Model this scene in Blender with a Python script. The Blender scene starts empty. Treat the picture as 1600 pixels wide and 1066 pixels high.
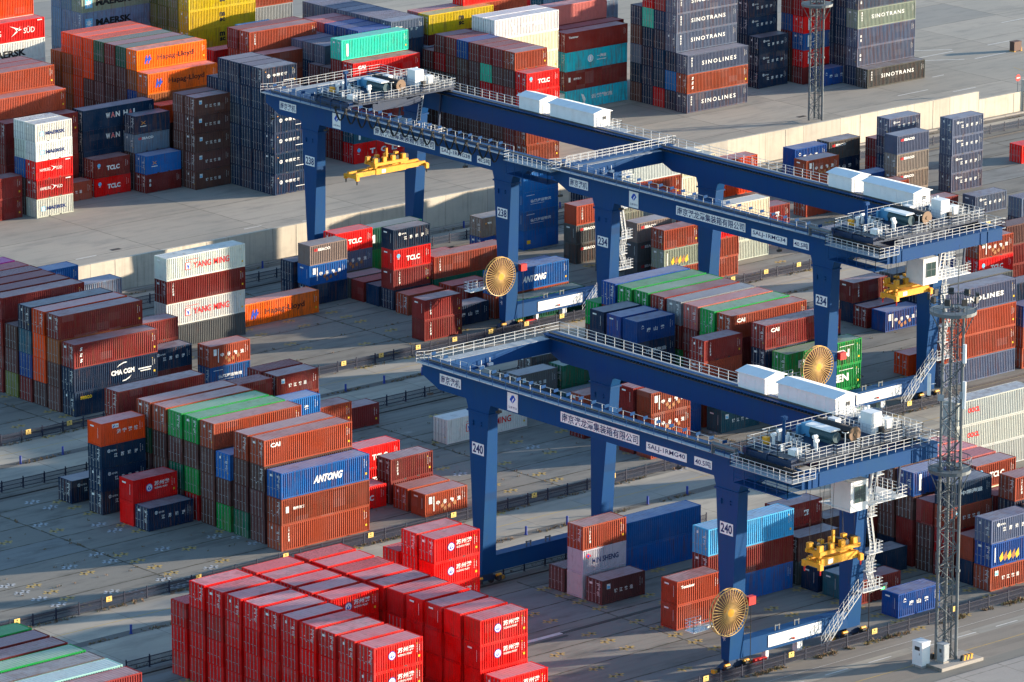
import bpy, math, random
from mathutils import Vector, Matrix
random.seed(7)
sc = bpy.context.scene
# ------------------------------------------------------------------ camera, sky, sun, exposure
YAW, PITCH, ROLL, CAM_H = math.radians(49.11187), math.radians(14.78447), math.radians(0.08872), 168.672
cam_d = bpy.data.cameras.new('camera'); cam = bpy.data.objects.new('camera', cam_d); sc.collection.objects.link(cam)
cam_d.sensor_width = 36.0; cam_d.lens = 8360.49 / 1600 * 36; cam_d.clip_start = 5; cam_d.clip_end = 6000
_d = Vector((math.cos(YAW)*math.cos(PITCH), math.sin(YAW)*math.cos(PITCH), -math.sin(PITCH)))
_r = Vector((math.sin(YAW), -math.cos(YAW), 0)); _u = _r.cross(_d)
_r2 = _r*math.cos(ROLL)+_u*math.sin(ROLL); _u2 = -_r*math.sin(ROLL)+_u*math.cos(ROLL)
cam.matrix_world = Matrix(((_r2.x,_u2.x,-_d.x,0),(_r2.y,_u2.y,-_d.y,0),(_r2.z,_u2.z,-_d.z,CAM_H),(0,0,0,1)))
sc.camera = cam
SUN_EL, SUN_AZ = math.radians(8.0), math.radians(-24.5)
w = bpy.data.worlds.new('World'); sc.world = w; w.use_nodes = True
nt = w.node_tree; nt.nodes.clear()
bg = nt.nodes.new('ShaderNodeBackground'); wo = nt.nodes.new('ShaderNodeOutputWorld'); sky = nt.nodes.new('ShaderNodeTexSky')
sky.sky_type = 'NISHITA'; sky.sun_disc = False; sky.sun_elevation = SUN_EL; sky.sun_rotation = math.pi/2 - SUN_AZ
sky.air_density = 1.0; sky.dust_density = 0.4; sky.ozone_density = 2.4
bg.inputs['Strength'].default_value = 0.15
nt.links.new(sky.outputs[0], bg.inputs[0]); nt.links.new(bg.outputs[0], wo.inputs[0])
sd = bpy.data.lights.new('sun', 'SUN'); sd.energy = 5.0; sd.angle = math.radians(0.8); sd.color = (1.0, 0.85, 0.66)
sun = bpy.data.objects.new('sun', sd); sc.collection.objects.link(sun)
sv = Vector((math.cos(SUN_AZ)*math.cos(SUN_EL), math.sin(SUN_AZ)*math.cos(SUN_EL), math.sin(SUN_EL)))
sun.rotation_euler = sv.to_track_quat('Z', 'Y').to_euler(); sun.location = (500, 300, 120)
sc.view_settings.view_transform = 'Standard'; sc.view_settings.look = 'None'; sc.view_settings.exposure = 1.6; sc.view_settings.gamma = 1

# ------------------------------------------------------------------ helpers
def link(o): sc.collection.objects.link(o); return o
_fc = {}
class MB:
    """collects quads / tubes for one mesh"""
    def __init__(s): s.v = []; s.f = []; s.m = []
    def poly(s, pts, mi=0):
        n = len(s.v); s.v += [tuple(p) for p in pts]; s.f.append(tuple(range(n, n+len(pts)))); s.m.append(mi)
    def box(s, x0, x1, y0, y1, z0, z1, mi=0, skip=''):
        n = len(s.v); s.v += [(x0,y0,z0),(x1,y0,z0),(x1,y1,z0),(x0,y1,z0),(x0,y0,z1),(x1,y0,z1),(x1,y1,z1),(x0,y1,z1)]
        F = {'b':(3,2,1,0),'t':(4,5,6,7),'f':(0,1,5,4),'r':(1,2,6,5),'k':(2,3,7,6),'l':(3,0,4,7)}
        for k, q in F.items():
            if k in skip: continue
            s.f.append(tuple(n+i for i in q)); s.m.append(mi)
    def hexa(s, p, mi=0):
        n = len(s.v); s.v += [tuple(q) for q in p]
        for q in ((3,2,1,0),(4,5,6,7),(0,1,5,4),(1,2,6,5),(2,3,7,6),(3,0,4,7)): s.f.append(tuple(n+i for i in q)); s.m.append(mi)
    def tube(s, a, b, r, seg=6, mi=0, r2=None, caps=False):
        a, b = Vector(a), Vector(b); r2 = r if r2 is None else r2
        d = (b-a); 
        if d.length < 1e-6: return
        d.normalize(); u = d.orthogonal().normalized(); w_ = d.cross(u); n = len(s.v)
        for c, rr in ((a, r), (b, r2)):
            for i in range(seg):
                t = 2*math.pi*i/seg; s.v.append(tuple(c + u*rr*math.cos(t) + w_*rr*math.sin(t)))
        for i in range(seg):
            j = (i+1) % seg; s.f.append((n+i, n+j, n+seg+j, n+seg+i)); s.m.append(mi)
        if caps:
            s.f.append(tuple(n+i for i in reversed(range(seg)))); s.m.append(mi)
            s.f.append(tuple(n+seg+i for i in range(seg))); s.m.append(mi)
    def bar(s, a, b, w_, mi=0): s.tube(a, b, w_*0.7071, 4, mi)
    def ring(s, c, R, r, seg=32, tseg=5, axis='z', mi=0):
        c = Vector(c); n = len(s.v)
        for i in range(seg):
            t = 2*math.pi*i/seg
            e = Vector((math.cos(t), math.sin(t), 0)) if axis == 'z' else Vector((math.cos(t), 0, math.sin(t)))
            zz = Vector((0,0,1)) if axis == 'z' else Vector((0,1,0))
            for j in range(tseg):
                q = 2*math.pi*j/tseg; s.v.append(tuple(c + e*(R + r*math.cos(q)) + zz*r*math.sin(q)))
        for i in range(seg):
            for j in range(tseg):
                a = n+i*tseg+j; b = n+i*tseg+(j+1) % tseg; c2 = n+((i+1) % seg)*tseg+(j+1) % tseg; d = n+((i+1) % seg)*tseg+j
                s.f.append((a, d, c2, b) if axis == 'z' else (a, b, c2, d)); s.m.append(mi)
    def disc(s, c, r, nrm='z', seg=20, mi=0):
        c = Vector(c); P = []
        for i in range(seg):
            t = 2*math.pi*i/seg
            P.append(c + (Vector((math.cos(t), math.sin(t), 0)) if nrm == 'z' else Vector((math.cos(t), 0, math.sin(t))))*r)
        s.poly(P, mi)
    def addmesh(s, me, M, mi=0):
        n = len(s.v); s.v += [tuple(M @ v.co) for v in me.vertices]; fs = _fc.get(me.name)
        if fs is None: fs = _fc[me.name] = [tuple(p.vertices) for p in me.polygons]
        s.f += [tuple([n+i for i in p]) for p in fs]; s.m += [mi]*len(fs)
    def mesh(s, name, mats):
        me = bpy.data.meshes.new(name); me.from_pydata(s.v, [], s.f)
        if not isinstance(mats, (list, tuple)): mats = [mats]
        for m in mats: me.materials.append(m)
        if len(mats) > 1: me.polygons.foreach_set('material_index', s.m)
        me.update(); return me
    def build(s, name, mats, parent=None, loc=(0,0,0)):
        o = bpy.data.objects.new(name, s.mesh(name, mats)); link(o); o.parent = parent; o.location = loc; return o
def inst(name, me, parent=None, loc=(0,0,0), rotz=0, color=None):
    o = bpy.data.objects.new(name, me); link(o); o.parent = parent; o.location = loc
    if rotz: o.rotation_euler = (0,0,rotz)
    if color: o.color = color if len(color) == 4 else (*color, .3)
    return o
def tag(o, label=None, cat=None, group=None, kind=None):
    if label: o['label'] = label
    if cat: o['category'] = cat
    if group: o['group'] = group
    if kind: o['kind'] = kind
    return o
def empty(name, loc, label=None, cat=None, group=None, rotz=0):
    o = bpy.data.objects.new(name, None); link(o); o.location = loc; o.rotation_euler = (0,0,rotz); o.empty_display_size = .5
    return tag(o, label, cat, group)

# ------------------------------------------------------------------ materials
def nmat(name):
    m = bpy.data.materials.new(name); m.use_nodes = True; t = m.node_tree; t.nodes.clear()
    out = t.nodes.new('ShaderNodeOutputMaterial'); p = t.nodes.new('ShaderNodeBsdfPrincipled'); t.links.new(p.outputs[0], out.inputs[0])
    return m, t, p
def N(t, k, **kw):
    n = t.nodes.new(k)
    for a, b in kw.items():
        if a in n.inputs.keys() if isinstance(a, str) else False: n.inputs[a].default_value = b
        else: setattr(n, a, b)
    return n
def mixc(t, fac, a, b, mode='MIX'):
    n = t.nodes.new('ShaderNodeMix'); n.data_type = 'RGBA'; n.blend_type = mode
    for s_, v in ((0, fac), (6, a), (7, b)):
        if isinstance(v, (int, float)): n.inputs[s_].default_value = v
        elif isinstance(v, tuple): n.inputs[s_].default_value = (*v, 1) if len(v) == 3 else v
        else: t.links.new(v, n.inputs[s_])
    return n.outputs[2]
def ramp(t, src, a, b, lo=0.0, hi=1.0):
    n = t.nodes.new('ShaderNodeMapRange'); n.inputs[1].default_value = a; n.inputs[2].default_value = b; n.inputs[3].default_value = lo; n.inputs[4].default_value = hi
    n.clamp = True; t.links.new(src, n.inputs[0]); return n.outputs[0]
def noise(t, vec, scale, detail=3, rough=.55, mscale=None):
    n = t.nodes.new('ShaderNodeTexNoise'); n.inputs['Scale'].default_value = scale; n.inputs['Detail'].default_value = detail; n.inputs['Roughness'].default_value = rough
    if mscale:
        mp = t.nodes.new('ShaderNodeMapping'); mp.inputs['Scale'].default_value = mscale; t.links.new(vec, mp.inputs[0]); vec = mp.outputs[0]
    t.links.new(vec, n.inputs['Vector']); return n.outputs[0]
def math_(t, op, a, b=None, c=None):
    n = t.nodes.new('ShaderNodeMath'); n.operation = op
    for i, v in enumerate((a, b, c)):
        if v is None: continue
        if isinstance(v, (int, float)): n.inputs[i].default_value = v
        else: t.links.new(v, n.inputs[i])
    return n.outputs[0]
def container_paint(name, roof=False, attr=False, rust=.5):
    m, t, p = nmat(name)
    geo = t.nodes.new('ShaderNodeNewGeometry'); vec = geo.outputs['Position']
    if attr:
        a = t.nodes.new('ShaderNodeAttribute'); a.attribute_name = 'paint'; col = a.outputs['Color']
    else:
        oi = t.nodes.new('ShaderNodeObjectInfo'); col = oi.outputs['Color']
    wear = a.outputs['Alpha'] if attr else oi.outputs['Alpha']
    fade = ramp(t, noise(t, vec, .35, 4), .35, .75)
    c = mixc(t, math_(t, 'MULTIPLY', fade, .06 if not roof else .35), col, (.50, .47, .46))
    dark = ramp(t, noise(t, vec, 1.6, 5, .6), .52, .8)
    c = mixc(t, math_(t, 'MULTIPLY', dark, .22), c, (.05, .035, .03))
    # rust runs and scrapes: stretched downwards on walls, blotches on roofs
    st = noise(t, vec, 1.0, 4, .6, (5, 5, .35) if not roof else (1.2, 1.2, 1.2))
    sf = ramp(t, math_(t, 'ADD', st, math_(t, 'MULTIPLY', wear, .13)), .60, .74)
    c = mixc(t, math_(t, 'MULTIPLY', sf, rust), c, (.15, .06, .035))
    # repainted / scrubbed rectangles
    vd = t.nodes.new('ShaderNodeVectorMath'); vd.operation = 'DIVIDE'; vd.inputs[1].default_value = (1.7, 1.2, .9); t.links.new(vec, vd.inputs[0])
    vf = t.nodes.new('ShaderNodeVectorMath'); vf.operation = 'FLOOR'; t.links.new(vd.outputs[0], vf.inputs[0])
    wn = t.nodes.new('ShaderNodeTexWhiteNoise'); wn.noise_dimensions = '3D'; t.links.new(vf.outputs[0], wn.inputs['Vector'])
    c = mixc(t, math_(t, 'MULTIPLY', ramp(t, wn.outputs[0], .80, 1, 0, .14), wear), c, (.34, .30, .29))
    c = mixc(t, math_(t, 'MULTIPLY', ramp(t, wn.outputs[0], .2, 0, 0, .16), wear), c, (.05, .035, .035))
    sc_ = ramp(t, noise(t, vec, 4.5, 3, .5, (1, 1, 2.2)), .68, .74)
    c = mixc(t, math_(t, 'MULTIPLY', sc_, .35), c, (.30, .17, .11))
    t.links.new(c, p.inputs['Base Color']); p.inputs['Roughness'].default_value = .65 if not roof else .5
    p.inputs['Specular IOR Level'].default_value = .06 if not roof else .45
    return m
M_WALL = container_paint('container_wall_paint'); M_ROOF = container_paint('container_roof_paint', roof=True, rust=.35)
M_WALLA = container_paint('container_wall_paint_mixed', attr=True)
def plain(name, col, rough=.6, metal=0.0, var=.25, scale=1.5, dirt=(.06,.05,.04), obj=False, spec=.4):
    m, t, p = nmat(name)
    geo = t.nodes.new('ShaderNodeNewGeometry'); vec = geo.outputs['Position']
    base = col
    if obj:
        oi = t.nodes.new('ShaderNodeObjectInfo'); base = oi.outputs['Color']
    f = ramp(t, noise(t, vec, scale, 5, .6), .45, .8)
    c = mixc(t, math_(t, 'MULTIPLY', f, var), base, dirt)
    t.links.new(c, p.inputs['Base Color']); p.inputs['Roughness'].default_value = rough; p.inputs['Metallic'].default_value = metal
    p.inputs['Specular IOR Level'].default_value = spec
    return m
M_GEAR = plain('galvanised_gear', (.36,.37,.38), .5, .3)
PAL = dict(white=(.75,.75,.72), black=(.02,.02,.022), blue=(.02,.07,.42), lblue=(.25,.55,.75), red=(.65,.03,.03), yellow=(.75,.45,.03), navy=(.02,.035,.12), cyan=(.15,.45,.7), orange=(.7,.3,.06), darkbrown=(.05,.02,.02), rust=(.35,.16,.07), grey=(.45,.45,.44))
M_DEC = {k: plain('marking_'+k, v, .7, var=.3 if k not in ('darkbrown','black','navy','blue') else .08, scale=2.5, spec=.1) for k, v in PAL.items()}
M_BLUE = plain('crane_blue_paint', (.003,.047,.165), .42, var=.25, scale=.35, dirt=(.03,.045,.07))
def crane_paint():
    m, t, p = nmat('crane_blue_weathered'); geo = t.nodes.new('ShaderNodeNewGeometry'); vec = geo.outputs['Position']
    c = mixc(t, ramp(t, noise(t, vec, .25, 5, .6), .35, .75, 0, .5), (.003,.047,.165), (.010,.062,.135))
    c = mixc(t, ramp(t, noise(t, vec, 1, 4, .6, (3, 3, .25)), .58, .75, 0, .35), c, (.03,.045,.06))
    c = mixc(t, ramp(t, noise(t, vec, 2.5, 5, .7, (1, 1, .4)), .68, .78, 0, .5), c, (.10,.06,.045))
    sep = t.nodes.new('ShaderNodeSeparateXYZ'); t.links.new(vec, sep.inputs[0])
    fr = math_(t, 'ABSOLUTE', math_(t, 'SUBTRACT', math_(t, 'FRACT', math_(t, 'DIVIDE', sep.outputs[1], 1.85)), .5))
    c = mixc(t, ramp(t, fr, .010, .018, .35, 0), c, (.015,.03,.07))
    t.links.new(c, p.inputs['Base Color']); p.inputs['Roughness'].default_value = .5; p.inputs['Specular IOR Level'].default_value = .12; return m
M_BLUE = crane_paint()
M_BLUED = plain('crane_blue_dark', (.008,.028,.075), .5)
M_WHITE = plain('white_paint', (.74,.75,.75), .5, var=.25, scale=.9, dirt=(.35,.33,.30)); M_RAILW = plain('railing_white', (.52,.54,.55), .5, var=.4, scale=2.0, dirt=(.2,.2,.2))
M_DECK = plain('deck_plate', (.30,.33,.36), .6, var=.4); M_DECKD = plain('machinery_deck', (.09,.10,.115), .65, var=.5)
M_DARK = plain('dark_machinery', (.03,.03,.032), .6, var=.3)
M_YEL = plain('yellow_paint', (.78,.36,.02), .5, var=.5, scale=1.2, dirt=(.25,.11,.03))
M_REEL = plain('reel_paint', (.58,.36,.12), .55, var=.4)
M_STEEL = plain('mast_galvanised', (.12,.14,.155), .55, .2, var=.5)
M_SKYBL = plain('motor_blue', (.07,.26,.46), .45, var=.2)
M_GLASS = plain('dark_glass', (.03,.06,.06), .12, var=.1, spec=.8)
M_CABLE = plain('black_cable', (.015,.015,.015), .7, var=.2)
M_RED = plain('red_paint', (.6,.02,.02), .5, var=.15)
M_FENCE = plain('fence_blue', (.010,.016,.045), .55, var=.2)
M_BOLL = plain('bollard_blue', (.02,.05,.28), .5, var=.2)
M_RAIL = plain('rail_steel', (.05,.045,.04), .6, var=.3)

def ground_mat(name, base, alt, grain=.25, joints=None, stain=(.05,.05,.05), stainf=.5, streak=None, patch=0.0, slab=None, vstreak=0):
    m, t, p = nmat(name)
    geo = t.nodes.new('ShaderNodeNewGeometry'); vec = geo.outputs['Position']
    c = mixc(t, ramp(t, noise(t, vec, .06, 5, .6), .38, .66), base, alt)
    if slab:
        mp = t.nodes.new('ShaderNodeVectorMath'); mp.operation = 'DIVIDE'; mp.inputs[1].default_value = (*slab, 1000); t.links.new(vec, mp.inputs[0])
        fl = t.nodes.new('ShaderNodeVectorMath'); fl.operation = 'FLOOR'; t.links.new(mp.outputs[0], fl.inputs[0])
        wn = t.nodes.new('ShaderNodeTexWhiteNoise'); wn.noise_dimensions = '3D'; t.links.new(fl.outputs[0], wn.inputs['Vector'])
        c = mixc(t, ramp(t, wn.outputs[0], 0, 1, 0, .6), c, tuple(x*.66 for x in base))
        c = mixc(t, ramp(t, wn.outputs[0], .8, 1, 0, .4), c, (.22,.25,.27))
    c = mixc(t, math_(t, 'MULTIPLY', ramp(t, noise(t, vec, .3, 6, .65, (.5, 1.6, 1)), .50, .70), stainf), c, stain)
    c = mixc(t, math_(t, 'MULTIPLY', ramp(t, noise(t, vec, 6, 4, .7), .4, .7), grain), c, tuple(x*.6 for x in base))
    if patch:
        # pale washed patches
        c = mixc(t, math_(t, 'MULTIPLY', ramp(t, noise(t, vec, .13, 6, .7, (1, 2.2, 1)), .62, .72), patch), c, (.42, .40, .37))
    if streak:
        c = mixc(t, math_(t, 'MULTIPLY', ramp(t, noise(t, vec, 1, 4, .6, (.02, .9, 1)), .52, .7), streak), c, tuple(x*.55 for x in base))
    if vstreak:
        c = mixc(t, math_(t, 'MULTIPLY', ramp(t, noise(t, vec, 1, 4, .6, (2.2, 1, .12)), .5, .72), vstreak), c, (.30,.26,.21))
        c = mixc(t, math_(t, 'MULTIPLY', ramp(t, noise(t, vec, .5, 4, .6), .5, .8), .3), c, (.25,.24,.22))
    if joints:
        jx, jy, col, jw = joints
        sep = t.nodes.new('ShaderNodeSeparateXYZ'); t.links.new(vec, sep.inputs[0])
        wob = math_(t, 'MULTIPLY', math_(t, 'SUBTRACT', noise(t, vec, .5, 3), .5), .25)
        fs = []
        for ax, step in ((0, jx), (1, jy)):
            if not step: continue
            a = math_(t, 'ADD', sep.outputs[ax], wob)
            fr = math_(t, 'FRACT', math_(t, 'DIVIDE', a, step))
            d = math_(t, 'ABSOLUTE', math_(t, 'SUBTRACT', fr, .5))
            fs.append(ramp(t, math_(t, 'MULTIPLY', math_(t, 'SUBTRACT', .5, d), step), jw*.4, jw, 1, 0))
        f = fs[0] if len(fs) == 1 else math_(t, 'MAXIMUM', fs[0], fs[1])
        f = math_(t, 'MULTIPLY', f, ramp(t, noise(t, vec, .8, 4, .7), .3, .6, .25, 1))
        c = mixc(t, f, c, col)
    bump = t.nodes.new('ShaderNodeBump'); bump.inputs['Strength'].default_value = .25; bump.inputs['Distance'].default_value = .02
    t.links.new(noise(t, vec, 9, 4, .7), bump.inputs['Height']); t.links.new(bump.outputs[0], p.inputs['Normal'])
    t.links.new(c, p.inputs['Base Color']); p.inputs['Roughness'].default_value = .9; p.inputs['Specular IOR Level'].default_value = .2
    return m
G_YARD = ground_mat('yard_slabs', (.235,.225,.20), (.275,.25,.215), joints=(27.2, 5.87, (.05,.045,.03), .16), stain=(.10,.098,.09), stainf=.75, patch=.5, slab=(27.2, 5.87), streak=.5)
G_ROAD = ground_mat('concrete_road', (.46,.41,.33), (.30,.275,.245), joints=(9.0, 0, (.20,.18,.15), .09), stain=(.17,.165,.155), stainf=.55, streak=.45, slab=(9.0, 4.1))
G_UP = ground_mat('upper_yard_concrete', (.33,.31,.27), (.40,.36,.305), joints=(18, 12, (.15,.14,.12), .12), stain=(.16,.16,.155), stainf=.5, streak=.3, patch=.2, slab=(18, 12))
G_ASPH = ground_mat('near_road_asphalt', (.23,.205,.175), (.27,.235,.20), stain=(.10,.095,.085), stainf=.4, streak=.35)
G_PALE = ground_mat('pale_apron', (.36,.33,.30), (.30,.28,.26), joints=(6, 6, (.15,.14,.12), .08), stain=(.2,.19,.18), stainf=.4)
G_BED = ground_mat('rail_bed_ballast', (.15,.14,.13), (.24,.21,.17), stain=(.06,.055,.05), stainf=.7, grain=.6)
G_WALL = ground_mat('concrete_wall', (.60,.54,.44), (.54,.49,.41), joints=(7.4, 0, (.24,.22,.19), .07), stain=(.34,.31,.27), stainf=.6, grain=.2, slab=(7.4, 50), vstreak=.5)
G_LINE = plain('worn_white_line', (.62,.60,.57), .8, var=.6, scale=1.2, dirt=(.25,.24,.22))
G_YLINE = plain('worn_yellow_line', (.46,.31,.09), .8, var=.7, scale=1.4, dirt=(.20,.18,.15))
G_BLINE = plain('worn_pale_mark', (.42,.44,.46), .85, var=.85, scale=1.1, dirt=(.16,.16,.155))

# ------------------------------------------------------------------ ground
def sheet(name, x0, x1, y0, y1, z, m, thick=0):
    b = MB()
    if thick: b.box(x0, x1, y0, y1, z-thick, z, skip='b')
    else: b.poly([(x0,y0,z),(x1,y0,z),(x1,y1,z),(x0,y1,z)])
    return tag(b.build(name, m), kind='structure')
sheet('ground', -2500, 4000, -2500, 4500, 0, G_YARD)
sheet('road', -200, 1200, 410.6, 427.6, .004, G_ROAD)
sheet('road', -200, 1200, 470.8, 485.2, .004, G_ROAD)
sheet('road', -200, 1200, 527.6, 534.8, .004, G_ROAD)
sheet('pavement', 100, 1500, 535.4, 2400, .004, G_UP)
sheet('road', -200, 1200, 357.2, 368.6, .004, G_ASPH)
sheet('pavement', -200, 1200, 60, 355.05, .12, G_PALE, thick=.12)
for i, y in enumerate((371.0, 408.4, 430.6, 468.0, 487.8, 525.2)):
    sheet('rail_bed', -200, 1200, y-.9, y+.9, .008, G_BED)
    b = MB(); b.box(200, 800, y-.05, y+.05, .0, .11); b.box(200, 800, y-.13, y+.13, -.05, .02)
    tag(b.build('crane_rail', M_RAIL), kind='structure')
# kerbs along the median strips
for y in (420.3, 478.6, 533.0):
    sheet('median_strip', 200, 800, y-.9, y+.45, .012, G_BED)
# painted ground marks
def marks(name, m, items, z=.010, group=None):
    b = MB()
    for it in items:
        b.poly([(*p, z) for p in it])
    return tag(b.build(name, m), kind='structure')
def rectm(x, y, lx, ly, a=0):
    c, s = math.cos(a), math.sin(a)
    return [(x+u*c-v*s, y+u*s+v*c) for u, v in ((-lx/2,-ly/2),(lx/2,-ly/2),(lx/2,ly/2),(-lx/2,ly/2))]
def xmark(x, y):
    r = []
    for k in (0, 1):
        for s in (-1, 1):
            r.append(rectm(x + s*.42*(1 if k else 1), y, .13, 1.7 if k == 0 else 0.01, 0))
    r = [rectm(x-.42, y, .26, 1.25), rectm(x+.42, y, .26, 1.25), rectm(x, y, 2.0, .30)]
    return r
ym, bm_ = [], []
rr = random.Random(3)
for lane, y0, bays in (('A', 404.4, [307.2+6.76*i for i in range(-2, 15)]), ('B', 463.6, [314.6+6.8*i for i in range(0, 20)]), ('C', 521.0, [349.6+6.8*i for i in range(0, 22)])):
    for x in bays:
        for j in range(13):
            if rr.random() < (.16 if lane == 'A' else .45): continue
            (ym if rr.random() < .84 or lane != 'B' else bm_).extend(xmark(x-.45+rr.uniform(-.1,.1), y0-.6-2.935*j))
            if lane == 'B' and x < 345 and rr.random() < .7: bm_.extend(xmark(x-2.6+rr.uniform(-.3,.3), y0-2.935*j+1.2))
keep = lambda pts: pts
marks('yellow_marking', G_YLINE, ym); marks('pale_marking', G_BLINE, bm_, z=.014)
wl = [rectm(336, 391.25, 22, .62)]
marks('white_marking', G_LINE, wl, z=.018)
b = MB(); b.box(345.5, 368, 390.95, 391.5, -.02, .026); b.box(200, 345.5, 390.1, 390.5, -.02, .026)
tag(b.build('cable_trench', M_RAIL), kind='structure')
marks('lane_line', G_LINE, [rectm(x, 363.85, 3.2, .16) for x in [352+6.1*i for i in range(9)]] + [rectm(380, 366.1, 120, .05)], z=.012)
marks('lane_line', G_YLINE, [rectm(370, 360.3, 120, .14), rectm(500, 424.0, 600, .12), rectm(500, 482.2, 600, .1)], z=.013)
marks('lane_band', G_ROAD, [rectm(500, 364.0, 700, 1.5)], z=.008)
ul = []
for (x, y, l) in ((559.5,554.4,6.5),(567,551,5),(472,545.5,3.6),(462,546,3),(452,545,3.2),(440,549.5,3.4),(497,543,3.4),(431,551,3),(418,543.5,3),(404,552,3.4),(508,546,3.2),(527,548,3.4),(582,572,8),(588,566,7),(575,578,7),(596,572,5),(600,560,6),(612,583,8),(571,560.5,2.5)):
    ul.append(rectm(x, y, l, .22, .02))
for (x, y, l) in ((583,575.5,9),(580,568.5,7),(577,582,6)): ul.append(rectm(x, y, l, .25, -.55))
marks('white_marking', G_LINE, ul, z=.012)
marks('yellow_marking', G_YLINE, [rectm(584+i*5, 556, 3.2, .16, 1.3) for i in range(3)], z=.012)
b = MB()
for (x, y) in ((466.5,548.2),(480,548.0),(409.6,553.0),(535.2,553.2),(446,556)): b.box(x-.75, x+.75, y-.42, y+.42, .0, .02)
tag(b.build('drain_cover', M_RAIL), kind='structure')

# ------------------------------------------------------------------ text and decals
_txt = {}
def tmesh(s, bold=0.0, shear=0.0, sp=1.0):
    bold = min(bold, .045); k = (s, bold, shear, sp)
    if k in _txt: return _txt[k]
    cu = bpy.data.curves.new('t', 'FONT'); cu.body = s; cu.offset = bold; cu.shear = shear; cu.space_character = sp; cu.resolution_u = 2
    o = bpy.data.objects.new('t', cu); link(o); bpy.context.view_layer.update()
    me = bpy.data.meshes.new_from_object(o.evaluated_get(bpy.context.evaluated_depsgraph_get()))
    bpy.data.objects.remove(o); xs = [v.co.x for v in me.vertices]; ys = [v.co.y for v in me.vertices]
    _txt[k] = (me, min(xs), max(xs), min(ys), max(ys)); return _txt[k]
class Dec:
    """flat lettering in a u (right), v (up) plane; mesh lies in XZ facing -Y"""
    def __init__(s): s.b = MB(); s.cols = []
    def ci(s, c):
        if c not in s.cols: s.cols.append(c)
        return s.cols.index(c)
    def text(s, t, u, v, h, w=None, c='white', bold=.0, shear=0.0, sp=1.0, lift=0.0):
        me, x0, x1, y0, y1 = tmesh(t, bold, shear, sp)
        sy = h/(y1-y0); sx = (w/(x1-x0)) if w else sy
        M = Matrix(((sx,0,0,u-x0*sx),(0,0,0,-lift),(0,sy,0,v-y0*sy),(0,0,0,1))); s.b.addmesh(me, M, s.ci(c)); return s
    def vtext(s, t, u, v, h, c='white', bold=.0, gap=1.25):
        for i, ch in enumerate(t):
            if ch != ' ': s.text(ch, u, v-i*h*gap, h, h*.75, c, bold)
        return s
    def rect(s, u0, u1, v0, v1, c='white', lift=0.0):
        s.b.poly([(u0,-lift,v0),(u1,-lift,v0),(u1,-lift,v1),(u0,-lift,v1)], s.ci(c)); return s
    def poly(s, pts, c='white', lift=0.0):
        s.b.poly([(p[0],-lift,p[1]) for p in pts], s.ci(c)); return s
    def circ(s, u, v, r, c='white', lift=0.0):
        s.b.poly([(u+r*math.cos(i*math.pi/10), -lift, v+r*math.sin(i*math.pi/10)) for i in range(20)], s.ci(c)); return s
    def marksr(s, L, H, sticker=True):
        for k in range(6): s.rect(L-.72, L-.67, H-.55-k*.16-.09, H-.55-k*.16, 'white')
        for k in range(4): s.rect(L-.42, L-.37, H-.75-k*.16-.09, H-.75-k*.16, 'white')
        if sticker: s.rect(L-.55, L-.32, .62, .85, 'yellow'); s.rect(L-.75,L-.66,H-.62,H-.5,'yellow')
        return s
    def mesh(s, name): return s.b.mesh(name, [M_DEC[c] for c in s.cols])
_dec = {}
def star(d, u, v, r, n, c, inner=.45, lift=.004):
    d.poly([(u+(r if i % 2 == 0 else r*inner)*math.sin(i*math.pi/n), v+(r if i % 2 == 0 else r*inner)*math.cos(i*math.pi/n)) for i in range(2*n)], c, lift)
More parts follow.
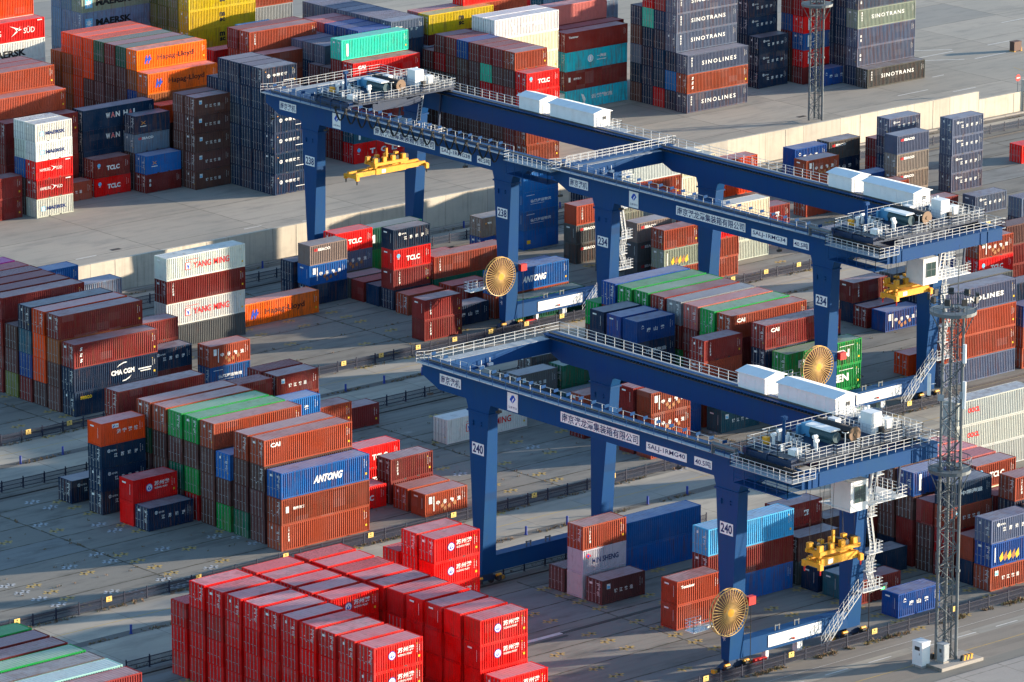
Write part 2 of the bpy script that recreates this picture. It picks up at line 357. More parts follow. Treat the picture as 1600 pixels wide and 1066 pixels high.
def decal(key, L, H):
    k = (key, L, H)
    if k in _dec: return _dec[k]
    d = Dec(); big = L > 8
    if key == 'marks': d.marksr(L, H)
    elif key == 'suzhou':
        d.circ(2.25,1.42,.45,'blue').circ(2.25,1.42,.38,'white',.003); d.poly([(2.0,1.3),(2.25,1.62),(2.5,1.3),(2.35,1.18),(2.12,1.18)],'blue',.006); d.rect(2.2,2.3,1.25,1.5,'white',.008)
        d.text('苏州港',2.95,1.48,.52,2.05,bold=.02).text('SUZHOU PORT',2.98,1.14,.2,1.75,bold=.02).marksr(L,H)
    elif key == 'jiangsu':
        d.circ(1.05,1.95,.2).circ(1.05,1.95,.13,'navy',.003).rect(1.0,1.1,1.85,2.05,'white',.005).text('远洋运输',1.35,1.83,.2,.75,bold=.02)
        for i, ch in enumerate('江苏远洋'): d.text(ch,1.75+i*.93,1.12,.46,.46,bold=.03)
        d.marksr(L,H,False)
    elif key == 'railway':
        d.circ(1.1,1.72,.27).circ(1.1,1.72,.19,'navy',.003).rect(1.05,1.15,1.55,1.88,'white',.005)
        for i, ch in enumerate('中国铁路'): d.text(ch,1.85+i*.68,1.52,.42,.5,bold=.03)
        d.marksr(L,H)
        d.rect(3.7,5.7,.78,.86).rect(.5,.65,2.3,2.42,'orange')
    elif key == 'jining':
        d.rect(1.55,2.45,1.85,2.3).poly([(1.6,1.92),(1.85,2.22),(1.95,2.1),(1.8,1.92)],'blue',.003).rect(2.0,2.35,2.0,2.06,'navy',.003)
        for i, ch in enumerate('济宁港航'): d.text(ch,2.2+i*.78,1.15,.5,.55,bold=.02)
        d.marksr(L,H,False)
    elif key == 'tangshan':
        d.poly([(.7,1.75),(.95,2.05),(1.2,1.75),(.95,1.9)],'white').rect(.75,1.15,1.6,1.66)
        for i, ch in enumerate('唐山港'): d.text(ch,1.6+i*1.1,1.1,.5,.6,bold=.03)
        d.marksr(L,H,False)
    elif key == 'tclc':
        if big: d.circ(.9,1.9,.3,'cyan'); [d.text(ch,2.9+i*2.0,1.15,.75,.95,bold=.05) for i, ch in enumerate('TCLC')]
        else: d.circ(.8,1.75,.28,'cyan').text('TCLC',2.1,.92,.66,2.2,bold=.05)
        d.rect(.62,.98,1.34,1.4,'white').marksr(L,H,False)
    elif key == 'antong': d.text('ANTONG',4.4,.95,.85,4.1,bold=.07,shear=.35).marksr(L,H)
    elif key == 'hapag':
        for s_ in (0,.55): d.poly([(1.3+s_,.85),(1.6+s_,1.95),(1.85+s_,2.1),(1.75+s_,1.6),(2.0+s_,1.7),(1.9+s_,1.3),(1.68+s_,1.25),(1.55+s_,.85)],'blue')
        d.text('Hapag-Lloyd',3.6,.95,.95,6.3,c='darkbrown',bold=.018).marksr(L,H)
    elif key == 'yangming':
        d.rect(2.9,3.8,1.0,1.95,'red').rect(3.0,3.7,1.08,1.87,'white',.003).poly([(3.05,1.8),(3.35,1.5),(3.65,1.8),(3.45,1.3),(3.45,1.12),(3.25,1.12),(3.25,1.3)],'blue',.006)
        d.text('YANG MING',4.15,1.05,.8,5.6,c='red',bold=.02).rect(3.0,5.0,2.2,2.26,'red').marksr(L,H)
    elif key == 'cma':
        d.text('CMA CGM',5.4,1.1,.62,3.4,bold=.05)
        d.poly([(6.2,2.0),(6.6,2.35),(7.3,2.55),(7.7,2.55),(7.65,2.42),(7.2,2.4),(6.6,2.2)]); d.poly([(8.4,.85),(8.1,.5),(7.5,.25),(7.0,.22),(7.1,.35),(7.6,.42),(8.1,.65)])
        d.rect(9.4,11.3,1.25,1.4).rect(9.7,11.2,.98,1.1).marksr(L,H)
    elif key == 'cmaonly':
        d.text('CMA CGM',1.6,1.0,.5,3.0,bold=.05).poly([(2.2,1.8),(2.6,2.15),(3.2,2.3),(3.6,2.3),(3.5,2.18),(3.0,2.15),(2.5,1.95)])
    elif key == 'seaco': d.text('seaco',.75,1.95,.42,1.7,c='yellow',bold=.05)
    elif key == 'cai': d.text('CAI',.9,1.95,.5,1.35,bold=.07).marksr(L,H)
    elif key == 'sts': [d.text(c_,.85,v_,.42,.4,bold=.05,shear=.2) for c_, v_ in (('S',2.05),('E',1.35),('S',.65))]; d.marksr(L,H)
    elif key == 'vert':
        d.vtext('TAICANG',.95,H-.55,.17,bold=.06,gap=1.25) if False else d.vtext('集装箱租赁',.9,H-.6,.3,bold=.05,gap=1.1)
        d.marksr(L,H)
    elif key == 'msc': d.text('m',5.6,1.5,.62,.95,c='black',bold=.08).text('sc',5.62,.75,.55,1.0,c='black',bold=.08).rect(.6,.68,.4,2.3,'black')
    elif key == 'wanhai':
        x = 3.9
        for i, ch in enumerate('WAN HAI'):
            if ch == ' ': x += .5; continue
            w_ = .28 if ch == 'I' else .72
            d.text(ch,x,1.35,.75,w_,c='white',bold=.035).text(ch,x+.03,1.38,.69,w_-.06,c='red' if ch=='A' else 'white',bold=.01,lift=.005); x += w_+.12
        d.marksr(L,H,False)
    elif key == 'evergreen': d.text('EVERGREEN',1.9,.95,.95,8.3,bold=.09).rect(8.6,10.9,2.3,2.36).marksr(L,H)
    elif key == 'oocl': d.text('OOCL',1.9,1.4,.6,1.9,c='red',bold=.05)
    elif key == 'minsheng':
        d.poly([(.35,1.9),(.75,2.2),(1.15,1.9),(.75,1.6)],'red').circ(.75,1.9,.16,'blue',.003).text('MIN SHENG',1.3,.95,.6,3.7,c='navy',bold=.02)
    elif key == 'maersk':
        if big: d.rect(.6,1.9,.6,1.95,'cyan'); star(d,1.25,1.28,.6,7,'white'); d.text('MAERSK',2.5,.75,1.0,6.4,c='black',bold=.05)
        else: d.rect(.75,1.4,.85,1.5,'lblue'); star(d,1.07,1.17,.32,7,'white'); d.text('MAERSK',1.65,.9,.52,3.3,c='navy',bold=.05)
    elif key == 'sealand': d.text('MAERSK',5.2,1.75,.75,5.4,c='black',bold=.05).text('SEALAND',5.8,.5,.75,5.2,c='black',bold=.02)
    elif key == 'hsud':
        s_ = 2.0 if big else 1.0; vv = 1.0 if big else 1.15
        d.text('HAMBURG',.6*s_,vv,.4*s_,1.75*s_,bold=.0).text('SÜD',3.35*s_ if not big else 8.6,vv,.48*s_ if not big else .95,.95*s_,bold=.0)
        u = 2.85*s_ if not big else 7.2
        d.poly([(u-.5*s_,vv+.65*s_),(u+.55*s_,vv+.3*s_),(u+.1*s_,vv+.2*s_),(u-.05*s_,vv+.42*s_)]).poly([(u-.4*s_,vv-.15*s_),(u+.45*s_,vv+.55*s_),(u+.15*s_,vv+.15*s_)])
        d.rect(L-1.2,L-.4,H-.35,H-.22)
    elif key in ('sinotrans','sinolines'):
        d.vtext('中国外运',.75,H-.7,.34,bold=.06,gap=1.15).text(key.upper(),2.9,1.3 if key=='sinotrans' else 1.15,.6 if key=='sinotrans' else .62,6.9,bold=.012,sp=1.25 if key=='sinotrans' else 1.4).marksr(L,H,False)
    elif key == 'sinoend': d.text('SINOLINES',3.0,1.15,.62,7.0,bold=.06,sp=1.3).marksr(L,H)
    elif key == 'zim': d.text('ZIM',.9,.9,1.1,3.4,bold=.05)
    elif key == 'brown4':
        d.rect(.7,1.2,H-1.0,H-.45).poly([(.75,H-.95),(1.15,H-.95),(1.15,H-.72),(.75,H-.6)],'cyan',.003)
        for i, ch in enumerate('锦江航运'): d.text(ch,1.75+i*.72,1.0,.44,.44,bold=.03)
        d.marksr(L,H,False)
    elif key == 'xinfeng':
        d.rect(.5,1.9,2.1,2.16); d.text('信风海运物流',1.2,1.1,.42,3.6,bold=.02).rect(1.2,3.6,.88,.92)
    elif key == 'sticker': d.rect(.55,1.2,.75,1.25,'yellow')
    elif key == 'rusty4':
        d.rect(.55,1.0,H-1.2,H-.4).rect(1.2,1.32,.5,2.2)
        for i, ch in enumerate('中谷物流'): d.text(ch,1.6+i*1.0,1.1,.5,.5,bold=.03)
        for (u_,v_) in ((2.2,1.0),(3.2,.8),(2.6,.6),(4.0,1.0)): d.poly([(u_,v_),(u_+.35,v_+.25),(u_+.5,v_-.2),(u_+.15,v_-.35)],'rust',.004)
        d.marksr(L,H,False)
    elif key == 'graffiti':
        d.rect(.5,.62,.5,2.1)
        for i in range(5): u_=1.2+i*.6; d.poly([(u_,.9),(u_+.5,1.5),(u_+.6,.7),(u_+.2,.4)],'rust' if i%2 else 'yellow')
    elif key == 'ueseaco': d.text('UE',.7,1.75,.36,.55,c='red',bold=.07).text('SEACO',1.3,1.75,.36,2.0,bold=.07)
    elif key == 'xlogo':
        d.poly([(1.1,1.75),(1.25,1.75),(1.9,1.3),(1.75,1.3)],'orange').poly([(1.1,1.3),(1.25,1.3),(1.9,1.75),(1.75,1.75)],'orange').rect(.95,2.0,1.0,1.1)
    elif key == '88': d.vtext('88',.55,1.5,.42,bold=.02,gap=1.5).marksr(L,H,False)
    elif key == 'textainer': d.text('Textainer',.55,H-.85,.32,1.9,bold=.04).marksr(L,H,False)
    elif key == 'sinochar': d.rect(.6,1.0,1.3,2.0); d.text('鼎衡船务',1.6,1.5,.34,1.6,bold=.02)
    elif key == 'cloudlogo':
        d.circ(4.9,1.5,.55).circ(4.9,1.5,.42,'lblue',.003).rect(4.75,5.05,1.2,1.8,'white',.005).text('一海运',6.2,1.45,.5,1.8,bold=.03).rect(6.2,8.0,1.1,1.2)
    elif key == 'wing': d.poly([(3.0,2.2),(3.5,2.0),(3.9,1.3),(3.7,.6),(3.3,.5),(3.5,1.0),(3.2,1.6)]).text('云港物流',5.0,1.2,.65,4.2,bold=.03)
    elif key == 'cosco': d.text('中国海运',1.5,1.1,.5,3.2,bold=.03).marksr(L,H,False)
    elif key == 'whitetag': d.rect(.7,.95,.6,2.3).rect(1.0,1.12,.8,2.1)
    elif key == 'xx': d.text('双',3.4,1.1,.6,.8,bold=.05).marksr(L,H,False)
    elif key == 'gtag': d.rect(.6,.85,1.7,1.9,'orange').text('物流',.95,1.7,.26,.7,bold=.03).marksr(L,H,False)
    elif key == 'pillar': d.rect(.9,1.25,.5,2.3,'white').marksr(L,H)
    me = d.mesh('lettering'); _dec[k] = me; return me
DDESC = dict(suzhou='white Chinese lettering', jiangsu='white Chinese lettering', railway='white emblem and lettering', jining='white lettering and logo', tangshan='white Chinese lettering', tclc='white lettering', antong='slanted white lettering', hapag='blue emblem', yangming='red lettering', cma='white arcs and lettering', cmaonly='white arc logo', seaco='small yellow lettering', cai='small white lettering', sts='white vertical letters', vert='white vertical lettering', msc='black lettering', wanhai='outlined lettering', evergreen='white lettering', oocl='red lettering', minsheng='navy lettering', maersk='star logo', sealand='black lettering', hsud='white lettering', sinotrans='white lettering', sinolines='white lettering', sinoend='white lettering', zim='big white letters', brown4='white square label', xinfeng='white script', sticker='yellow sticker', rusty4='smudged white characters', graffiti='graffiti', ueseaco='red-white lettering', xlogo='orange cross logo', textainer='small white name', cloudlogo='round white logo', wing='white wing logo', cosco='white characters', whitetag='white stripe', gtag='orange tag', pillar='white vertical panel')

# ------------------------------------------------------------------ shipping container prototypes (origin: near-left bottom corner, length along X, door end at x=0)
W = 2.438
def corr_profile(L, inset, pitch, depth, a=.12):
    """x positions and depths of a trapezoid corrugation"""
    n = max(3, int(round((L-2*a)/pitch))); p = (L-2*a)/n; pts = [(a, 0)]
    for i in range(n):
        x = a+i*p
        pts += [(x+p*.26, 0), (x+p*.5, depth), (x+p*.76, depth), (x+p, 0)]
    return pts
_proto = {}
def proto(L, H):
    k = (L, H)
    if k in _proto: return _proto[k]
    P = {}; zb, zt = .16, H-.13
    b = MB(); pr = corr_profile(L, 0, .285, .055)
    for i in range(len(pr)-1):
        (xa, da), (xb, db) = pr[i], pr[i+1]
        b.poly([(xa,.022+da,zb),(xb,.022+db,zb),(xb,.022+db,zt),(xa,.022+da,zt)])
        b.poly([(xb,W-.022-db,zb),(xa,W-.022-da,zb),(xa,W-.022-da,zt),(xb,W-.022-db,zt)])
    pe = corr_profile(W, 0, .26, .045)      # blank end wall at x = L
    for i in range(len(pe)-1):
        (ya, da), (yb, db) = pe[i], pe[i+1]
        b.poly([(L-.03-da,ya,zb),(L-.03-db,yb,zb),(L-.03-db,yb,zt),(L-.03-da,ya,zt)])
    b.poly([(0.05,.05,.14),(0.05,W-.05,.14),(L-.05,W-.05,.14),(L-.05,.05,.14)])
    P['wall'] = b.mesh('container_wall', M_WALL)
    b = MB(); n = int(L/.42); zr = H-.012
    x = .16; st = (L-.32)/n
    for i in range(n):
        xa = x+i*st
        q = [(xa,zr-.02),(xa+st*.12,zr),(xa+st*.78,zr),(xa+st*.9,zr-.02),(xa+st,zr-.02)]
        for j in range(4): b.poly([(q[j][0],.07,q[j][1]),(q[j+1][0],.07,q[j+1][1]),(q[j+1][0],W-.07,q[j+1][1]),(q[j][0],W-.07,q[j][1])])
    b.poly([(.0,.06,H-.036),(.17,.06,H-.036),(.17,W-.06,H-.036),(.0,W-.06,H-.036)]); b.poly([(L-.17,.06,H-.036),(L,.06,H-.036),(L,W-.06,H-.036),(L-.17,W-.06,H-.036)])
    P['roof'] = b.mesh('container_roof', M_ROOF)
    b = MB()
    for y0, y1 in ((0,.06),(W-.06,W)):
        b.box(.1,L-.1,y0,y1,H-.13,H-.005); b.box(.1,L-.1,y0,y1,.0+.02,.16)
    for x0, x1 in ((0,.11),(L-.11,L)):
        for y0, y1 in ((0,.11),(W-.11,W)): b.box(x0,x1,y0+.001,y1-.001,.1,H-.1)
        b.box(x0+.002,x1-.002,.1,W-.1,H-.125,H-.007); b.box(x0+.002,x1-.002,.1,W-.1,.02,.14)
    for x0, x1 in ((-.004,.174),(L-.174,L+.004)):
        for y0, y1 in ((-.004,.158),(W-.158,W+.004)):
            b.box(x0,x1,y0,y1,0,.118); b.box(x0,x1,y0,y1,H-.118,H)
    P['frame'] = b.mesh('container_frame', M_WALL)
    b = MB()
    for fx in ((L/2-1.1,L/2-.75),(L/2+.75,L/2+1.1)) if L < 8 else (): b.box(fx[0],fx[1],-.006,.03,.03,.15)
    P['pocket'] = b.mesh('forklift_pocket', M_DARK) if L < 8 else None
    # door leaf: panel with pressed grooves
    b = MB(); dw = (W-.24)/2
    b.box(.02,.06,0,dw-.012,.15,H-.135,skip='')
    for j in range(5):
        z0 = .26+j*(H-.5)/5; b.box(.008,.02,.08,dw-.09,z0,z0+(H-.5)/5-.09)
    P['door'] = b.mesh('container_door', M_WALL)
    b = MB()
    for yy in (.28, dw-.28):
        b.box(-.035,.005,yy-.02,yy+.02,.08,H-.06)
        for zz in (.22,.9,H-.9,H-.3): b.box(-.045,.01,yy-.05,yy+.05,zz-.035,zz+.035)
        b.box(-.05,-.02,yy-.02,yy+.32,1.02,1.06)
    P['gear'] = b.mesh('locking_gear', M_GEAR)
    P['labels'] = []
    for v in range(3):
        r = random.Random(v*7+1); d = Dec()
        b = MB(); cols = []
        def q(y0, y1, z0, z1, mi): b.poly([(-.004,y1,z0),(-.004,y0,z0),(-.004,y0,z1),(-.004,y1,z1)], mi)
        # right leaf as seen from the door side (low y)
        for k in range(5 if v else 6):
            yy = .25+r.random()*.1; q(yy,yy+.12+r.random()*.45,H-.42-k*.15,H-.35-k*.15,0)
        for k in range(4): q(.3+r.random()*.2,.62+r.random()*.25,H-1.3-k*.13,H-1.25-k*.13,0)
        if v == 1: q(1.45,1.95,H-.62,H-.38,0)
        if v == 2: q(1.5,1.8,H-.7,H-.42,0); q(.3,.5,.7,.86,1)
        if v == 0: q(1.65,1.78,1.3,1.38,0); q(1.35,1.5,.8,.88,0)
        P['labels'].append(b.mesh('door_label', [M_DEC['white'], M_DEC['yellow']]))
    b = MB()
    b.poly([(-.004,1.95,H-.55),(-.004,1.3,H-.55),(-.004,1.3,H-.38),(-.004,1.95,H-.38)]); b.poly([(-.004,.6,H-1.7),(-.004,.56,H-1.7),(-.004,.56,H-.5),(-.004,.6,H-.5)])
    P['endlabel'] = b.mesh('end_label', M_DEC['white'])
    _proto[k] = P; return P

COL = dict(mar=((.17,.026,.024),'maroon'), brn=((.27,.060,.036),'rust-brown'), pcy=((.34,.60,.60),'pale cyan'), dkb=((.085,.040,.037),'dark brown'), red=((.62,.012,.020),'bright red'), drd=((.36,.014,.022),'deep red'),
    navy=((.006,.022,.052),'navy'), blue=((.005,.105,.30),'blue'), royal=((.008,.055,.20),'royal blue'), lblu=((.09,.34,.62),'light blue'), sky=((.06,.44,.58),'sky blue'), grn=((.008,.25,.065),'green'), dgrn=((.010,.095,.055),'dark green'),
    teal=((.08,.52,.38),'turquoise'), dteal=((.025,.085,.11),'dark teal'), org=((.82,.17,.015),'orange'), dorg=((.62,.085,.03),'dull orange'), rust=((.30,.10,.045),'rusty orange'), white=((.62,.62,.57),'white'), cream=((.66,.60,.46),'cream'),
    pale=((.42,.46,.42),'pale grey-green'), grey=((.20,.21,.22),'grey'), dgry=((.075,.080,.080),'dark grey'), gnav=((.085,.105,.155),'slate blue'), gbrn=((.20,.16,.14),'grey-brown'), gblu=((.16,.22,.30),'grey-blue'), olive=((.13,.14,.055),'olive'),
    yel=((.58,.43,.07),'yellow'), lil=((.42,.43,.47),'lilac-grey'), mag=((.55,.06,.30),'magenta'), pink=((.55,.18,.17),'faded red'), ggrn=((.22,.235,.19),'grey-green'), dusty=((.38,.11,.11),'dusty red'))
ORD = ['','leftmost','second','third','fourth','fifth','sixth','seventh','eighth','ninth','tenth','eleventh','twelfth']
CONTS = []   # (x, y, z, L, H, colour, design, flip, label, group)
def tiern(i, n):
    if n == 1: return 'single'
    k = n-1-i
    if k == 0: return 'topmost'
    if i == 0: return 'bottom'
    return {1:'second from top',2:'third from top',3:'fourth from top',4:'fifth from top',5:'sixth from top',6:'seventh from top'}[k]
def S(x, y, L, tiers, where, group, h=None):
    LL = 6.058 if L == 20 else 12.192; z = 0.02; T = tiers.split(); n = len(T)
    for i, t in enumerate(T):
        H = h or (2.591 if L == 20 else 2.896)
        flip = t.endswith('!'); t = t.rstrip('!'); c, _, dz = t.partition(':'); col, nm = COL[c]
        tn = tiern(i, n)
        base = f"{nm} container"
        wd = DDESC.get(dz)
        lab = (base+' ' if not wd else f"{base} with {wd}, ") + (f"{tn}, {where}" if tn != 'single' else where)
        if not wd: lab = base+', '+(f"{tn}, {where}" if tn != 'single' else where)
        if len(lab.replace(',',' ').split()) > 16: lab = base+', '+(f"{tn}, {where}" if tn != 'single' else where)
        CONTS.append((x, y, z, LL, H, col, dz, flip, lab, group)); z += H+.004
def ROWS(x, ys, L, cols, where, group, h=None):
    for i, (y, t) in enumerate(zip(ys, cols)):
        if t: S(x, y, L, t, f"{ORD[i+1]} column {where}" if i else f"leftmost column {where}", group, h)

# ---- near lane (crane 240) : big red block
GR = 'red containers of the big stack'
yA = [404.4-2.935*j for j in range(12)]
D4 = ['drd drd drd red'] ; RB = 'red'
ROWS(307.4, yA[:11], 20, ['red red red']+['red red red red']*9+['red:suzhou red:suzhou red:suzhou red:suzhou'], 'in near row of red block', GR)
ROWS(314.06, yA[1:6], 20, ['red red red red']*4+['red:suzhou red:suzhou red:suzhou red:suzhou'], 'in middle row of red block', GR)
ROWS(320.75, yA[1:11], 20, ['red! red! red! red!']*5+['red! red! red red!','red! red! red! red!','red! red! red! red!','red! red! red! red!','red! red!:x red:suzhou! red:suzhou!'.replace(':x','')], 'in far row of red block', GR)
S(320.75, 372.0, 20, 'red red:suzhou', 'at lower right corner of red block', GR)
S(334.75, 404.4, 20, 'red red red', 'low column behind red block', GR)
S(334.75, 401.4, 20, 'red red red red', 'left of tall red pair near crane leg', GR)
S(334.75, 398.6, 20, 'red red:suzhou! red:suzhou! red:suzhou', 'right of tall red pair near crane leg', GR)
# lower left block
GL = 'containers of the lower left block'
ROWS(272.1, [398.4,395.5,392.6,389.7,386.7,383.9,380.9], 40, ['mar mar mar grn','mar mar mar mar','mar mar mar mar','mar mar mar grn','mar mar mar dgry','mar mar mar pcy','mar mar mar mar'], 'in lower left corner block', GL)
G1 = 'containers under the nearest crane'
S(354.85, 401.35, 20, 'dkb', 'on ground left of lilac-grey one', G1)
S(354.85, 398.5, 20, 'lil! lil:minsheng! brn:vert', 'in three-high stack left of blue pair', G1)
S(354.85, 395.5, 20, 'dkb:brown4', 'on ground in front of lilac-grey stack', G1)
S(362.2, 401.5, 40, 'blue blue', 'long pair behind lilac-grey stack', G1)
S(355.0, 384.1, 20, 'brn! brn:textainer!', 'in pair left of cable reel 240', G1)
S(362.1, 387.1, 40, 'blue:gtag mar lblu:marks', 'long stack behind crane leg 240', G1)
S(375.3, 390.2, 20, 'mar mar mar:xx', 'behind light blue stack', G1)
S(382.1, 390.4, 20, 'dkb dkb', 'just left of operator cab, far', G1)
S(375.2, 387.2, 20, 'dgry dkb', 'below hanging yellow spreader, rear', G1)
S(375.0, 384.1, 20, 'navy!', 'on ground below spreader, middle', G1)
S(375.1, 381.0, 20, 'dteal!', 'on ground below spreader, nearest', G1)
S(375.2, 378.1, 20, 'mar:xx', 'on ground right of crane leg', G1)
S(375.1, 372.2, 20, 'royal:tangshan!', 'alone by the fence near light tower', G1)
S(382.0, 384.0, 20, 'navy', 'small one behind crane stairs', G1)
GB = 'containers right of the nearest crane'
S(388.9, 389.9, 20, 'dkb mar mar mar!', 'rearmost column right of crane stairs', GB)
S(388.9, 386.9, 20, 'navy! dkb dkb dkb', 'second column right of crane stairs', GB)
S(388.9, 384.1, 20, 'mar! mar! dkb royal:pillar', 'third column right of crane stairs', GB)
S(388.9, 381.1, 20, 'dkb dkb mar!', 'fourth column right of crane stairs', GB)
S(388.9, 378.4, 20, 'mar drd brn:brown4 navy:cosco', 'column directly behind light tower mast', GB)
S(389.1, 375.3, 20, 'navy! brn!', 'low column right of mast foot', GB)
S(388.9, 372.4, 20, 'brn:brown4 royal:graffiti gnav:jiangsu', 'front column right of tower', GB)
S(395.8, 372.4, 20, 'dkb dkb dkb', 'at right frame edge beside front column', GB)
S(395.8, 375.8, 20, 'navy dkb navy brn:vert', 'right edge, behind the front column', GB)
S(395.8, 378.6, 20, 'mar mar mar', 'hidden between right edge stacks', GB)
S(395.8, 381.5, 20, 'mar mar cream brn:tclc', 'right edge, tall column behind tower', GB)
S(395.8, 384.5, 20, 'mar mar mar dusty', 'second roof behind right edge lettered one', GB)
S(395.8, 387.4, 20, 'mar mar mar pink', 'third roof behind right edge lettered one', GB)
S(395.8, 390.3, 20, 'mar mar mar pink', 'farthest roof behind tower platform', GB)
S(388.9, 392.8, 20, 'mar mar mar pink', 'roof right of crane end railing', GB)
S(416.6, 404.9, 40, 'pale:oocl! pale:oocl! pale:oocl!', 'pale stack at right frame edge', 'pale grey-green containers on the right')
# ---- middle lane (crane 234)
G2 = 'containers of the left centre block'
ROWS(341.7, [461.4,458.5,455.6,452.7,449.8,447.0,444.1,441.3,438.2,435.35], 40, ['mar mar mar mar','dkb dkb dkb','dkb dkb dgrn brn','dkb dkb dkb brn','dkb dgrn dkb grn','drd grn dkb grn','dkb dkb dkb brn:marks','grn dkb blue:marks','dgrn dkb dkb brn','dkb dkb dkb brn:cai'], 'in left centre block', G2)
S(341.4, 432.0, 40, 'brn:vert brn:sinochar blue:antong', 'front stack of left centre block', G2)
S(355.3, 458.7, 20, 'mar mar mar mar', 'far column left behind green roofs', G2)
S(362.0, 458.7, 20, 'mar mar mar mar:brown4', 'far right of small roofs behind green roofs', G2)
S(362.0, 461.6, 20, 'mar mar mar mar', 'farthest column behind green roofs', G2)
S(355.1, 449.9, 20, 'mar mar mar blue:tangshan', 'column at far end of green roofs', G2)
S(361.8, 452.5, 20, 'brn brn brn:marks', 'right of blue one behind maroon roofs', G2)
S(375.7, 464.6, 20, 'mar:marks', 'alone on the ground left of rails', G2)
S(361.5, 443.6, 20, 'red:tclc red:tclc', 'behind block, left of crane leg 240', G2)
S(361.6, 438.0, 20, 'mar mar:vert', 'left of crane leg 240, upper', G2)
S(361.3, 434.8, 20, 'brn', 'low roof left of crane leg 240', G2)
S(361.35, 431.85, 20, 'brn:rusty4!', 'by the fence left of crane leg 240', G2)
S(355.0, 438.2, 20, 'red:tclc', 'on ground beside the left centre block', G2)
S(382.0, 452.6, 40, 'white:yangming', 'alone on open yard behind crane leg 240', G2)
G3 = 'containers at the left edge of the middle yard'
S(335.0, 461.3, 20, 'navy:jiangsu', 'alone left of four-high navy stack', G3)
S(334.95, 455.55, 20, 'navy:jiangsu navy:jiangsu navy:jiangsu dorg:jining!', 'in four-high stack left', G3)
S(334.95, 449.9, 20, 'red! red:suzhou!', 'in red pair left of green-door column', G3)
S(335.05, 447.25, 20, 'navy:jiangsu', 'on ground in front of red pair', G3)
G4 = 'containers seen through the nearest crane'
S(395.5, 455.6, 20, 'dgry dgry:brown4', 'grey roof seen inside nearest crane', G4)
S(402.4, 455.6, 20, 'dgrn dgrn', 'beside grey roof inside nearest crane', G4)
S(409.2, 455.2, 20, 'navy navy', 'dark pair left of rear leg 240', G4)
S(401.1, 452.6, 20, 'dteal', 'flat teal roof inside nearest crane', G4)
S(395.5, 444.1, 20, 'mar brn', 'pair crossed by rear leg 240', G4)
S(395.6, 435.7, 20, 'mar! mar! mar!', 'dark end left of sunlit orange stack', G4)
S(395.7, 432.75, 20, 'brn:rusty4! brn:rusty4! brn:rusty4!', 'in sunlit stack between crane girders', G4)
S(402.4, 438.2, 20, 'royal! royal!', 'blue sliver right of sunlit stack', G4)
S(409.2, 435.5, 20, 'dteal:brown4! dteal:brown4!', 'in teal pair right of sunlit stack', G4)
G5 = 'containers of the green and brown block'
S(416.2, 464.7, 40, 'dkb dkb grn', 'green-topped column hidden behind blue door', G5)
ROWS(416.4, [462.0,459.1,456.2,453.3,450.4,447.5,444.6,441.7], 40, ['navy mar mar royal','grn mar mar grn','grn grn mar grn','mar grn grn mar','mar grn mar grey','grn mar mar dusty','mar mar grn grn:marks','mar mar mar brn:cai'], 'in centre right block', G5)
S(416.4, 435.85, 40, 'dkb dkb navy mar:cai', 'long stack behind leg 234', G5)
S(416.8, 432.7, 40, 'grn:evergreen grn:evergreen grn:evergreen', 'in stack behind cable reel 234', G5)
S(430.5, 441.6, 20, 'navy lblu', 'pale roof left of leg 234', G5)
S(409.4, 456.3, 20, 'navy! navy! navy! navy!', 'first of three blue roofs in front', G5)
S(409.4, 453.3, 20, 'navy! navy! navy! royal!', 'middle of three blue roofs in front', G5)
S(409.4, 450.4, 20, 'navy! navy! navy:cosco! royal:tangshan!', 'nearest of three blue roofs', G5)
S(409.35, 438.75, 20, 'brn mar brn mar:vert', 'shorter stack in front of brown block', G5)
S(402.2, 461.0, 20, 'dgry dgry', 'low dark roof left of three blues', G5)
G6 = 'containers beneath crane 234'
S(456.3, 461.9, 20, 'navy! mar:vert!', 'in pair under spreader of crane 234', G6)
S(455.9, 458.95, 20, 'mar', 'on ground under spreader of crane 234', G6)
S(456.2, 456.0, 20, 'royal:rusty4!', 'nearest on ground under crane 234', G6)
S(463.3, 461.9, 20, 'dteal dgry', 'behind hanging spreader of crane 234', G6)
S(443.6, 439.4, 20, 'dorg', 'alone left of right leg 234', G6)
S(443.1, 432.9, 40, 'gnav brn:marks brn:marks gnav:sinoend', 'in sunlit stack behind tower top', G6)
S(445.5, 435.9, 40, 'dgry dgry dgry dgry', 'dark roof behind tower top', G6)
S(456.2, 438.9, 40, 'dgry dgry navy', 'second dark roof behind tower top', G6)
S(456.6, 432.9, 20, 'brn brn royal', 'right edge beside sunlit stack', G6)
S(469.3, 452.8, 20, 'mar mar red:tclc brn:rusty4', 'right of end beam of crane 234', G6)
S(462.4, 456.0, 20, 'navy navy royal', 'left of lettered red, under end beam', G6)
S(477.0, 455.5, 20, 'mar mar mar dkb', 'right edge behind brown lettered', G6)
S(477.2, 449.0, 20, 'dgry white navy', 'at right edge above sunlit stack', G6)
S(489.6, 465.0, 20, 'navy navy navy gnav', 'two-coloured tall stack at right edge', G6)
